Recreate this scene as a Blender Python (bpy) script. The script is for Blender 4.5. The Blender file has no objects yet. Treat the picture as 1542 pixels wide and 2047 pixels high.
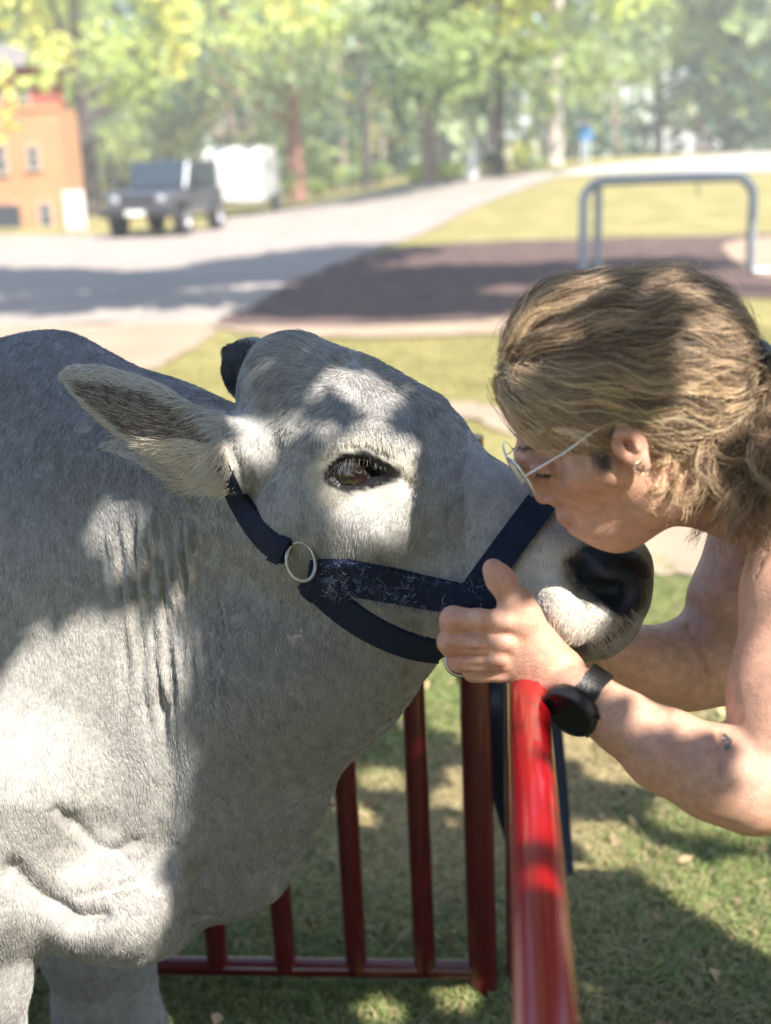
import bpy, math, random
import numpy as np
from mathutils import Vector, Matrix
from mathutils.bvhtree import BVHTree

random.seed(7)
rng = np.random.default_rng(11)
scn = bpy.context.scene
col = scn.collection

# ------------------------------------------------------------------ camera
FPX = 2500.0                      # focal length in photo pixels (1542 x 2047)
CX, CY = 771.0, 1023.5
CAM_H = 1.45
PITCH = math.radians(15.4)
ROLL = math.radians(2.0)
_f = np.array([0.0, math.cos(PITCH), -math.sin(PITCH)])
_r0 = np.array([1.0, 0.0, 0.0]); _u0 = np.array([0.0, math.sin(PITCH), math.cos(PITCH)])
_r = _r0 * math.cos(ROLL) - _u0 * math.sin(ROLL)
_u = _u0 * math.cos(ROLL) + _r0 * math.sin(ROLL)
CAM = np.array([0.0, 0.0, CAM_H])
cam_data = bpy.data.cameras.new('camera')
cam = bpy.data.objects.new('camera', cam_data); col.objects.link(cam)
cam.matrix_world = Matrix(((_r[0], _u[0], -_f[0], CAM[0]), (_r[1], _u[1], -_f[1], CAM[1]),
                           (_r[2], _u[2], -_f[2], CAM[2]), (0, 0, 0, 1)))
cam_data.sensor_fit = 'AUTO'; cam_data.sensor_width = 36.0
cam_data.lens = FPX / 2047.0 * 36.0
cam_data.clip_start = 0.05; cam_data.clip_end = 600
cam_data.dof.use_dof = True
cam_data.dof.focus_distance = 1.40
cam_data.dof.aperture_fstop = 3.4
scn.camera = cam

# ------------------------------------------------------------------ sky, sun, exposure
HAZE = 0.0025
SUN = np.array([0.42, -0.52, 0.74]); SUN /= np.linalg.norm(SUN)
w = bpy.data.worlds.new('World'); scn.world = w; w.use_nodes = True
nt = w.node_tree; bg = nt.nodes['Background']
sky = nt.nodes.new('ShaderNodeTexSky'); sky.sky_type = 'NISHITA'; sky.sun_disc = False
sky.sun_elevation = math.asin(SUN[2]); sky.sun_rotation = math.atan2(SUN[0], SUN[1]) % (2 * math.pi)
nt.links.new(sky.outputs[0], bg.inputs[0]); bg.inputs[1].default_value = 0.12
sd = bpy.data.lights.new('sun', 'SUN'); sd.energy = 4.6; sd.angle = math.radians(0.35); sd.color = (1.0, 0.93, 0.82)
so = bpy.data.objects.new('sun', sd); col.objects.link(so); so.location = (0, 0, 30)
so.rotation_euler = Vector((-SUN).tolist()).to_track_quat('-Z', 'Y').to_euler()
scn.view_settings.view_transform = 'Standard'; scn.view_settings.look = 'None'
scn.view_settings.gamma = 1.0; scn.view_settings.exposure = 1.62
scn.view_settings.use_curve_mapping = False
scn.cycles.use_denoising = True
scn.cycles.max_bounces = 8; scn.cycles.diffuse_bounces = 3; scn.cycles.glossy_bounces = 3
scn.cycles.transmission_bounces = 4; scn.cycles.transparent_max_bounces = 6
scn.cycles_curves.shape = 'RIBBONS'

# ------------------------------------------------------------------ picture <-> world
def rays(px, py):
    px = np.asarray(px, float); py = np.asarray(py, float)
    return _f + np.multiply.outer((px - CX) / FPX, _r) + np.multiply.outer((CY - py) / FPX, _u)
def P(px, py, D):
    """world point whose photo position is (px, py) and whose distance north is D"""
    d = rays(px, py)
    return CAM + d * (D / d[1])
def depth_of(p): return float(np.dot(np.asarray(p) - CAM, _f))
def RM(r, p): return r * depth_of(p) / FPX          # pixels -> metres at p
def proj(V):
    q = np.asarray(V) - CAM
    z = q @ _f
    return CX + FPX * (q @ _r) / z, CY - FPX * (q @ _u) / z, z
def smooth01(t):
    t = np.clip(t, 0, 1); return t * t * (3 - 2 * t)
def terrain(x, y):
    return 1.55 * smooth01((np.asarray(y) - 17) / 34) * smooth01((np.asarray(x) + 5) / 12)
def G(px, py, dz=0.0):
    d = rays(px, py); lo, hi = 0.5, 400.0
    t = None
    for k in range(4000):
        tt = 0.6 * (1.004 ** k)
        p = CAM + d * tt
        if p[2] <= terrain(p[0], p[1]):
            t = tt; break
        if tt > 300: break
    if t is None: t = 300
    a, b = t / 1.004, t
    for _ in range(20):
        m = (a + b) / 2; p = CAM + d * m
        if p[2] <= terrain(p[0], p[1]): b = m
        else: a = m
    p = CAM + d * b
    return np.array([p[0], p[1], float(terrain(p[0], p[1])) + dz])

# ------------------------------------------------------------------ object helpers
def tag(o, label=None, cat=None, group=None, kind=None):
    if label: o['label'] = label
    if cat: o['category'] = cat
    if group: o['group'] = group
    if kind: o['kind'] = kind
    return o
def empty(name, loc, label=None, cat=None, group=None):
    o = bpy.data.objects.new(name, None); col.objects.link(o)
    o.location = Vector([float(v) for v in loc]); o.empty_display_size = 0.1
    return tag(o, label, cat, group)
def world_of(o):
    return (world_of(o.parent) @ o.matrix_parent_inverse if o.parent else Matrix.Identity(4)) @ o.matrix_basis
def link(name, me, m=None, parent=None):
    o = bpy.data.objects.new(name, me); col.objects.link(o)
    if m is not None:
        for mm in (m if isinstance(m, (list, tuple)) else [m]): me.materials.append(mm)
    if parent is not None:
        o.parent = parent; o.matrix_parent_inverse = world_of(parent).inverted()
    return o
def npmesh(name, V, F, smooth=True, attrs=None):
    """V (n,3), F (m,k) with k = 3 or 4 -> mesh"""
    V = np.asarray(V, np.float32); F = np.asarray(F, np.int32)
    me = bpy.data.meshes.new(name)
    me.vertices.add(len(V)); me.vertices.foreach_set('co', V.ravel())
    k = F.shape[1]
    me.loops.add(F.size); me.loops.foreach_set('vertex_index', F.ravel())
    me.polygons.add(len(F)); me.polygons.foreach_set('loop_start', np.arange(0, F.size, k, dtype=np.int32))
    me.polygons.foreach_set('use_smooth', np.full(len(F), smooth))
    me.update(calc_edges=True)
    for an, arr in (attrs or {}).items():
        a = me.attributes.new(an, 'FLOAT_COLOR', 'POINT')
        c = np.ones((len(V), 4), np.float32); c[:, :3] = arr
        a.data.foreach_set('color', c.ravel())
    return me
class MB:
    """collects boxes, tubes and sheets into one mesh"""
    def __init__(s): s.v = []; s.f = []
    def add(s, V, F):
        n = len(s.v); s.v += [tuple(map(float, v)) for v in V]; s.f += [tuple(i + n for i in f) for f in F]; return s
    def box(s, lo, hi, R=None, c=None):
        x0, y0, z0 = lo; x1, y1, z1 = hi
        V = np.array([(x0,y0,z0),(x1,y0,z0),(x1,y1,z0),(x0,y1,z0),(x0,y0,z1),(x1,y0,z1),(x1,y1,z1),(x0,y1,z1)], float)
        if R is not None: V = V @ np.asarray(R).T
        if c is not None: V = V + np.asarray(c)
        return s.add(V, [(0,3,2,1),(4,5,6,7),(0,1,5,4),(1,2,6,5),(2,3,7,6),(3,0,4,7)])
    def tube(s, pts, rad, n=14, cap=True, closed=False, flat=None):
        pts = [np.asarray(p, float) for p in pts]; m = len(pts)
        rads = rad if hasattr(rad, '__len__') else [rad] * m
        V = []; prev = None
        for i, p in enumerate(pts):
            if closed: t = pts[(i + 1) % m] - pts[i - 1]
            else: t = pts[min(i + 1, m - 1)] - pts[max(i - 1, 0)]
            t = t / (np.linalg.norm(t) + 1e-12)
            if prev is None:
                a = np.array([0, 0, 1.0]) if abs(t[2]) < 0.9 else np.array([1.0, 0, 0])
            else: a = prev
            b = a - t * np.dot(a, t); b /= np.linalg.norm(b) + 1e-12; prev = b
            c = np.cross(t, b)
            for k in range(n):
                th = 2 * math.pi * k / n
                V.append(p + rads[i] * (math.cos(th) * b + math.sin(th) * c))
        F = []
        for i in range(m if closed else m - 1):
            j = (i + 1) % m
            for k in range(n):
                k2 = (k + 1) % n
                F.append((i * n + k, i * n + k2, j * n + k2, j * n + k))
        if cap and not closed:
            F.append(tuple(range(n - 1, -1, -1))); F.append(tuple((m - 1) * n + k for k in range(n)))
        return s.add(V, F)
    def lathe(s, prof, c, ax=(0, 0, 1), n=24):
        ax = np.asarray(ax, float); ax /= np.linalg.norm(ax)
        a = np.array([1.0, 0, 0]) if abs(ax[0]) < 0.8 else np.array([0, 1.0, 0])
        b = np.cross(ax, a); b /= np.linalg.norm(b); a = np.cross(b, ax)
        V = []; F = []
        for (r, h) in prof:
            for k in range(n):
                th = 2 * math.pi * k / n
                V.append(np.asarray(c) + ax * h + max(r, 1e-5) * (math.cos(th) * a + math.sin(th) * b))
        for i in range(len(prof) - 1):
            for k in range(n):
                k2 = (k + 1) % n
                F.append((i * n + k, i * n + k2, (i + 1) * n + k2, (i + 1) * n + k))
        return s.add(V, F)
    def build(s, name, m=None, parent=None, smooth=True, bevel=0):
        me = bpy.data.meshes.new(name); me.from_pydata(s.v, [], s.f); me.update()
        if smooth:
            me.polygons.foreach_set('use_smooth', [True] * len(me.polygons))
        o = link(name, me, m, parent)
        if smooth:
            try: me.set_sharp_from_angle(angle=math.radians(50))
            except Exception: pass
        if bevel:
            b = o.modifiers.new('bevel', 'BEVEL'); b.width = bevel; b.segments = 2; b.limit_method = 'ANGLE'
        return o
def copy_tree(o, parent=None):
    c = o.copy(); col.objects.link(c)
    if parent is not None: c.parent = parent
    for ch in o.children: copy_tree(ch, c)
    return c
def spline(pts, n=8):
    pts = [np.asarray(p, float) for p in pts]
    q = [2 * pts[0] - pts[1]] + pts + [2 * pts[-1] - pts[-2]]
    out = []
    for i in range(1, len(q) - 2):
        for k in range(n):
            t = k / n
            out.append(0.5 * ((2 * q[i]) + (-q[i-1] + q[i+1]) * t + (2*q[i-1] - 5*q[i] + 4*q[i+1] - q[i+2]) * t*t
                       + (-q[i-1] + 3*q[i] - 3*q[i+1] + q[i+2]) * t**3))
    out.append(pts[-1]); return out
def hair(name, pts, radius, colr, m, parent=None):
    """pts (N, k, 3), radius (k,) or (N,k), colr (N,3) -> one curves object"""
    N, k, _ = pts.shape
    hc = bpy.data.hair_curves.new(name); hc.add_curves([k] * N)
    hc.position_data.foreach_set('vector', pts.astype(np.float32).ravel())
    ra = hc.attributes.new('radius', 'FLOAT', 'POINT') if 'radius' not in hc.attributes else hc.attributes['radius']
    rr = np.broadcast_to(np.asarray(radius, np.float32), (N, k))
    ra.data.foreach_set('value', np.ascontiguousarray(rr).ravel())
    ca = hc.attributes.new('tint', 'FLOAT_COLOR', 'CURVE')
    c = np.ones((N, 4), np.float32); c[:, :3] = colr
    ca.data.foreach_set('color', c.ravel())
    o = link(name, hc, m, parent)
    o['kind'] = 'stuff'
    return o

# ------------------------------------------------------------------ materials
def mat(name, c=(0.5, 0.5, 0.5), rough=0.6, metal=0.0, var=0.0, scale=8.0, bump=0.0, bscale=40.0, coat=0.0,
        c2=None, detail=4.0, sss=0.0, spec=0.5, attr=None, coord='Object', transl=0.0, stretch=None):
    m = bpy.data.materials.new(name); m.use_nodes = True
    t = m.node_tree; N = t.nodes; L = t.links; b = N['Principled BSDF']
    b.inputs['Roughness'].default_value = rough; b.inputs['Metallic'].default_value = metal
    b.inputs['Base Color'].default_value = (*c, 1); b.inputs['Coat Weight'].default_value = coat
    b.inputs['Coat Roughness'].default_value = 0.05
    b.inputs['Specular IOR Level'].default_value = spec
    if sss:
        b.inputs['Subsurface Weight'].default_value = sss
        b.inputs['Subsurface Radius'].default_value = (1.0, 0.35, 0.2); b.inputs['Subsurface Scale'].default_value = 0.006
    tc = N.new('ShaderNodeTexCoord'); src = tc.outputs[coord]
    if stretch:
        mp = N.new('ShaderNodeMapping'); mp.inputs['Scale'].default_value = stretch
        L.new(src, mp.inputs[0]); src = mp.outputs[0]
    base = None
    if attr:
        at = N.new('ShaderNodeAttribute'); at.attribute_name = attr; base = at.outputs['Color']
    if var > 0 or c2 is not None:
        nz = N.new('ShaderNodeTexNoise'); nz.inputs['Scale'].default_value = scale; nz.inputs['Detail'].default_value = detail
        nz.inputs['Roughness'].default_value = 0.62
        L.new(src, nz.inputs['Vector'])
        rp = N.new('ShaderNodeValToRGB'); L.new(nz.outputs['Fac'], rp.inputs[0])
        rp.color_ramp.elements[0].position = 0.33; rp.color_ramp.elements[1].position = 0.67
        if base is None:
            d = c2 if c2 is not None else tuple(min(1, x * (1 + var)) for x in c)
            a = c if c2 is not None else tuple(x * (1 - var) for x in c)
            rp.color_ramp.elements[0].color = (*a, 1); rp.color_ramp.elements[1].color = (*d, 1)
            base = rp.outputs[0]
        else:
            rp.color_ramp.elements[0].color = (1 - var,) * 3 + (1,); rp.color_ramp.elements[1].color = (1 + var,) * 3 + (1,)
            mx = N.new('ShaderNodeMix'); mx.data_type = 'RGBA'; mx.blend_type = 'MULTIPLY'; mx.inputs[0].default_value = 1
            L.new(base, mx.inputs[6]); L.new(rp.outputs[0], mx.inputs[7]); base = mx.outputs[2]
    if base is not None: L.new(base, b.inputs['Base Color'])
    if bump > 0:
        nb = N.new('ShaderNodeTexNoise'); nb.inputs['Scale'].default_value = bscale; nb.inputs['Detail'].default_value = 5
        L.new(src, nb.inputs['Vector'])
        bp = N.new('ShaderNodeBump'); bp.inputs['Strength'].default_value = bump; bp.inputs['Distance'].default_value = 0.01
        L.new(nb.outputs['Fac'], bp.inputs['Height']); L.new(bp.outputs[0], b.inputs['Normal'])
    if transl > 0:
        tr = N.new('ShaderNodeBsdfTranslucent'); ms = N.new('ShaderNodeMixShader'); ms.inputs[0].default_value = transl
        if base is not None: L.new(base, tr.inputs[0])
        else: tr.inputs[0].default_value = (*c, 1)
        L.new(b.outputs[0], ms.inputs[1]); L.new(tr.outputs[0], ms.inputs[2])
        L.new(ms.outputs[0], N['Material Output'].inputs[0])
    return m

# ------------------------------------------------------------------ implicit-surface sculpting
class Sculpt:
    def __init__(s): s.p = []
    def _pt(s, p, r):
        q = P(*p[:3]) if len(p) == 3 and p[2] is not None else None
        return q, RM(r, q)
    def rc(s, a, ra, b, rb, k=0.03, st=1.0, L=(0, 1, 0), cut=False, world=False):
        """round cone between photo points a, b = (px, py, D), radii in px (or world metres)"""
        if world: A, B = np.array(a, float), np.array(b, float); r1, r2 = ra, rb
        else: A = P(*a); B = P(*b); r1, r2 = RM(ra, A), RM(rb, B)
        L = np.array(L, float); L /= np.linalg.norm(L)
        ba = B - A
        def fn(X):
            pa = X - A.astype(np.float32)
            if st != 1.0:
                bb = ba
                # stretch across the axis only: take the L component relative to the axis point
                t = np.clip((pa @ bb.astype(np.float32)) / max(float(bb @ bb), 1e-9), 0, 1)
                q = pa - t[:, None] * bb.astype(np.float32)
                ql = q @ L.astype(np.float32)
                q = q + (ql * (1 / st - 1))[:, None] * L.astype(np.float32)
                d = np.sqrt((q * q).sum(1)) - (r1 + (r2 - r1) * t)
                return d * min(1.0, st)
            l2 = max(float(ba @ ba), 1e-9)
            t = np.clip((pa @ ba.astype(np.float32)) / l2, 0, 1)
            q = pa - t[:, None] * ba.astype(np.float32)
            return np.sqrt((q * q).sum(1)) - (r1 + (r2 - r1) * t)
        m = max(r1, r2) * max(1, st) + k + 0.012
        s.p.append((fn, np.minimum(A, B) - m, np.maximum(A, B) + m, k, cut)); return s
    def chain(s, pts, k=0.03, st=1.0, L=(0, 1, 0), cut=False):
        for a, b in zip(pts[:-1], pts[1:]):
            s.rc(a[:3], a[3], b[:3], b[3], k, st, L, cut)
        return s
    def el(s, c, radii, axes=None, k=0.03, cut=False, world=False):
        """ellipsoid; radii in px (or metres when world); axes = rows of unit vectors"""
        C = np.array(c, float) if world else P(*c)
        R = np.array(radii, float) if world else np.array([RM(r, C) for r in radii])
        A = np.eye(3) if axes is None else np.array(axes, float)
        def fn(X):
            q = (X - C.astype(np.float32)) @ A.T.astype(np.float32)
            k0 = np.sqrt(((q / R.astype(np.float32)) ** 2).sum(1)) + 1e-9
            k1 = np.sqrt(((q / (R * R).astype(np.float32)) ** 2).sum(1)) + 1e-9
            return k0 * (k0 - 1) / k1
        m = R.max() + k + 0.012
        s.p.append((fn, C - m, C + m, k, cut)); return s
    def mesh(s, h, lo, hi, B=16):
        lo = np.array(lo, float); n = np.ceil((np.array(hi) - lo) / h / B).astype(int)
        dims = n * B
        bc = [lo[i] + (np.arange(n[i]) * B + (B - 1) / 2) * h for i in range(3)]
        Cn = np.stack(np.meshgrid(*bc, indexing='ij'), -1).reshape(-1, 3).astype(np.float32)
        def comb(v, d, k, cut):
            if cut:
                d = -d; hh = np.maximum(k - np.abs(v - d), 0) / k; return np.maximum(v, d) + hh * hh * k * 0.25
            hh = np.maximum(k - np.abs(v - d), 0) / k; return np.minimum(v, d) - hh * hh * k * 0.25
        v = np.full(len(Cn), 10.0, np.float32)
        for fn, a, b, k, cut in s.p: v = comb(v, fn(Cn), k, cut)
        act = np.nonzero(np.abs(v) < B * h * 0.9 + 0.02)[0]
        off = np.stack(np.meshgrid(*[np.arange(B)] * 3, indexing='ij'), -1).reshape(-1, 3)
        offm = ((off - (B - 1) / 2) * h).astype(np.float32)
        val = np.full((len(act), B ** 3), 10.0, np.float32)
        half = B * h / 2
        for fn, a, b, k, cut in s.p:
            C = Cn[act]
            sel = np.nonzero(((C + half > a) & (C - half < b)).all(1))[0]
            for c0 in range(0, len(sel), 256):
                ss = sel[c0:c0 + 256]
                X = (C[ss][:, None, :] + offm[None]).reshape(-1, 3)
                val[ss] = comb(val[ss], fn(X).reshape(len(ss), -1), k, cut)
        dense = np.repeat(np.repeat(np.repeat(v.reshape(n), B, 0), B, 1), B, 2)
        bi = np.stack(np.unravel_index(act, n), -1)
        for q in range(len(act)):
            i, j, k_ = bi[q] * B
            dense[i:i+B, j:j+B, k_:k_+B] = val[q].reshape(B, B, B)
        return surface_nets(dense, lo, h)
def surface_nets(val, lo, h):
    s = val < 0
    c = [s[i:s.shape[0]-1+i, j:s.shape[1]-1+j, k:s.shape[2]-1+k] for i in (0,1) for j in (0,1) for k in (0,1)]
    an = c[0].copy(); al = c[0].copy()
    for q in c[1:]: an |= q; al &= q
    an &= ~al
    ids = np.argwhere(an)
    idx = np.full(an.shape, -1, np.int32); idx[an] = np.arange(len(ids))
    corner = np.array([(i, j, k) for i in (0,1) for j in (0,1) for k in (0,1)])
    vv = np.stack([val[ids[:,0]+o[0], ids[:,1]+o[1], ids[:,2]+o[2]] for o in corner], 1)
    acc = np.zeros((len(ids), 3)); cnt = np.zeros(len(ids))
    for a in range(8):
        for b in range(a + 1, 8):
            if np.abs(corner[a] - corner[b]).sum() != 1: continue
            m = (vv[:, a] < 0) != (vv[:, b] < 0)
            t = np.where(m, vv[:, a] / (vv[:, a] - vv[:, b] + 1e-12), 0)
            p = corner[a] + t[:, None] * (corner[b] - corner[a])
            acc += np.where(m[:, None], p, 0); cnt += m
    V = lo + (ids + acc / cnt[:, None]) * h
    F = []
    for ax in range(3):
        o1, o2 = (ax + 1) % 3, (ax + 2) % 3
        sl0 = [slice(None)] * 3; sl1 = [slice(None)] * 3
        sl0[ax] = slice(0, -1); sl1[ax] = slice(1, None)
        for o in (o1, o2): sl0[o] = slice(1, -1); sl1[o] = slice(1, -1)
        a = s[tuple(sl0)]; b = s[tuple(sl1)]
        e = np.argwhere(a != b)
        if len(e) == 0: continue
        fl = a[e[:,0], e[:,1], e[:,2]]
        e = e.copy(); e[:, o1] += 1; e[:, o2] += 1
        def cell(d1, d2):
            q = e.copy(); q[:, o1] += d1; q[:, o2] += d2; return idx[q[:,0], q[:,1], q[:,2]]
        q = np.stack([cell(-1,-1), cell(0,-1), cell(0,0), cell(-1,0)], 1)
        q[~fl] = q[~fl][:, ::-1]
        F.append(q)
    F = np.concatenate(F)
    F = F[(F >= 0).all(1)]
    return V, F
def keep_largest(V, F):
    """drop small loose islands"""
    par = np.arange(len(V))
    E = np.concatenate([F[:, [0,1]], F[:, [1,2]], F[:, [2,3]]])
    lab = np.arange(len(V))
    for _ in range(400):
        m = np.minimum(lab[E[:,0]], lab[E[:,1]])
        old = lab.copy()
        np.minimum.at(lab, E[:,0], m); np.minimum.at(lab, E[:,1], m)
        lab = lab[lab]
        if (lab == old).all(): break
    u, c = np.unique(lab, return_counts=True)
    k = lab == u[c.argmax()]
    ni = np.cumsum(k) - 1
    return V[k], ni[F[k[F].all(1)]]
def relax(V, F, it=2, lam=0.5):
    for q in range(it):
        for l in (lam, -lam * 1.04):
            A = np.zeros_like(V); n = np.zeros(len(V))
            for a, b in ((0,1),(1,2),(2,3),(3,0)):
                np.add.at(A, F[:,a], V[F[:,b]]); np.add.at(n, F[:,a], 1)
                np.add.at(A, F[:,b], V[F[:,a]]); np.add.at(n, F[:,b], 1)
            V = V + l * (A / n[:, None] - V)
    return V
def vnormals(V, F):
    n = np.cross(V[F[:,2]] - V[F[:,0]], V[F[:,3 if F.shape[1] == 4 else 1]] - V[F[:,1 if F.shape[1] == 4 else 0]])
    N = np.zeros_like(V)
    for k in range(F.shape[1]): np.add.at(N, F[:,k], n)
    return N / (np.linalg.norm(N, axis=1)[:, None] + 1e-12)
def bvh_of(V, F): return BVHTree.FromPolygons(V.tolist(), F.tolist())
def hit(bv, px, py):
    d = rays(px, py); d = d / np.linalg.norm(d)
    r = bv.ray_cast(Vector(CAM.tolist()), Vector(d.tolist()))
    if r[0] is None: return None, None
    return np.array(r[0]), np.array(r[1])
def seg_dist(x, y, pts):
    """distance in px from (x,y) arrays to a polyline"""
    best = np.full(np.shape(x), 1e9)
    for (x0, y0), (x1, y1) in zip(pts[:-1], pts[1:]):
        dx, dy = x1 - x0, y1 - y0
        t = np.clip(((x - x0) * dx + (y - y0) * dy) / (dx*dx + dy*dy + 1e-9), 0, 1)
        best = np.minimum(best, np.hypot(x - x0 - t * dx, y - y0 - t * dy))
    return best
def noise3(X, seed=0, n=28, f=1.0):
    """cheap smooth vector noise: sum of random sines"""
    r = np.random.default_rng(seed); out = np.zeros(len(X))
    for i in range(n):
        k = r.normal(size=3) * f; out += np.sin(X @ k + r.uniform(0, 6.28))
    return out / math.sqrt(n / 2)
# ================================================================== ground
def leaf_quads(C, size, r, flat=0.0, aspect=0.6):
    n = len(C); a = r.normal(size=(n, 3)); a /= np.linalg.norm(a, axis=1)[:, None]
    b = r.normal(size=(n, 3)); b -= (a * b).sum(1)[:, None] * a; b /= np.linalg.norm(b, axis=1)[:, None]
    s = (size if hasattr(size, '__len__') else np.full(n, size))[:, None]
    a = a * s / 2; b = b * s / 2 * aspect; c = np.cross(a, b); c /= np.linalg.norm(c, axis=1)[:, None]; c = c * s * 0.12
    V = np.stack([C - a, C - b * 1.0 + c, C + a, C + b * 1.0 + c], 1).reshape(-1, 3)
    F = np.arange(4 * n).reshape(n, 4)
    return V, F
m_lawn = mat('lawn_ground', (0.17, 0.165, 0.06), 0.95, c2=(0.30, 0.25, 0.115), scale=1.3, detail=8, bump=0.6, bscale=30, spec=0.1)
m_drive = mat('driveway_gravel', (0.25, 0.22, 0.20), 0.95, c2=(0.32, 0.28, 0.25), scale=0.8, detail=9, bump=0.4, bscale=60, spec=0.15)
m_mulch = mat('bark_mulch', (0.062, 0.046, 0.046), 0.95, c2=(0.15, 0.10, 0.088), scale=3.0, detail=9, bump=0.8, bscale=25, spec=0.1)
m_dirt = mat('bare_dirt', (0.27, 0.20, 0.15), 0.95, c2=(0.35, 0.275, 0.205), scale=1.2, detail=9, bump=0.4, bscale=40, spec=0.1)
m_conc = mat('far_road', (0.36, 0.34, 0.32), 0.9, var=0.08, scale=0.5)
gx = np.concatenate([np.linspace(-140, -30, 20), np.linspace(-28, 40, 86), np.linspace(45, 160, 20)])
gy = np.concatenate([np.linspace(-60, -4, 12), np.linspace(-2, 12, 40), np.linspace(12.7, 70, 84), np.linspace(75, 320, 26)])
X, Y = np.meshgrid(gx, gy, indexing='ij'); Z = terrain(X, Y)
Z = Z + 0.012 * np.sin(X * 3.1 + Y * 1.7) * np.sin(Y * 2.3 - X) * (Y < 9)
V = np.stack([X, Y, Z], -1).reshape(-1, 3); ny = len(gy)
F = np.array([[i * ny + j, (i + 1) * ny + j, (i + 1) * ny + j + 1, i * ny + j + 1] for i in range(len(gx) - 1) for j in range(ny - 1)])
tag(link('lawn', npmesh('lawn', V, F), m_lawn), kind='structure')
import bmesh
def sheet(name, px, m, dz):
    """a flat region of the ground given by its outline"""
    ctl = [G(x, y) for x, y in px]; q = [ctl[-1]] + ctl + ctl[:2]; pts = []; rj = np.random.default_rng(len(name))
    for i in range(1, len(q) - 2):                      # soft, slightly ragged outline
        for k in range(7):
            t = k / 7; a, b, c, d = q[i - 1], q[i], q[i + 1], q[i + 2]
            m1, m2 = (c - a) * .5, (d - b) * .5; L = np.linalg.norm(c - b)
            m1 *= min(1, L / (np.linalg.norm(m1) + 1e-9)); m2 *= min(1, L / (np.linalg.norm(m2) + 1e-9))
            h = (2*t**3 - 3*t*t + 1) * b + (t**3 - 2*t*t + t) * m1 + (-2*t**3 + 3*t*t) * c + (t**3 - t*t) * m2
            pts.append(h + np.append(rj.normal(0, .05, 2), 0))
    bm = bmesh.new(); vs = [bm.verts.new(p) for p in pts]
    bm.faces.new(vs); bmesh.ops.triangulate(bm, faces=bm.faces[:])
    for _ in range(5):
        ed = [e for e in bm.edges if e.calc_length() > 1.0]
        if not ed: break
        bmesh.ops.subdivide_edges(bm, edges=ed, cuts=1); bmesh.ops.triangulate(bm, faces=bm.faces[:])
    for v in bm.verts: v.co.z = float(terrain(v.co.x, v.co.y)) + dz + (0.02 if v.co.y > 14 else 0.012)
    me = bpy.data.meshes.new(name); bmesh.ops.recalc_face_normals(bm, faces=bm.faces[:]); bm.to_mesh(me); bm.free()
    o = link(name, me, m); return tag(o, kind='structure')
sheet('driveway', [(-1500, 474), (230, 470), (500, 428), (800, 375), (1100, 345), (1125, 352), (980, 402), (860, 462), (700, 520), (560, 590), (430, 652), (200, 650), (-1500, 665)], m_drive, 0.004)
sheet('dirt_verge', [(-1500, 665), (200, 650), (430, 652), (345, 722), (250, 765), (100, 800), (-1500, 835)], m_dirt, 0.006)
sheet('mulch_bed', [(440, 652), (640, 545), (700, 522), (860, 492), (1150, 480), (1400, 474), (1560, 470), (1800, 500), (1800, 590), (1400, 600), (1050, 638), (850, 648), (620, 655)], m_mulch, 0.008)
sheet('bare_earth', [(1450, 492), (1560, 476), (1800, 495), (1800, 560), (1560, 560), (1480, 530)], m_dirt, 0.012)
sheet('mulch_edging', [(430, 655), (620, 657), (850, 650), (1050, 640), (1250, 622), (1250, 636), (1050, 664), (830, 676), (560, 676)], m_dirt, 0.010)
sheet('dirt_path', [(700, 806), (990, 818), (1240, 935), (1440, 1035), (1700, 1060), (1700, 1175), (1440, 1162), (1260, 1150), (1120, 1000), (980, 850), (700, 826)], m_dirt, 0.004)
sheet('road', [(1130, 343), (1300, 322), (1600, 303), (1600, 340), (1300, 346), (1150, 352)], m_conc, 0.006)

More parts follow.
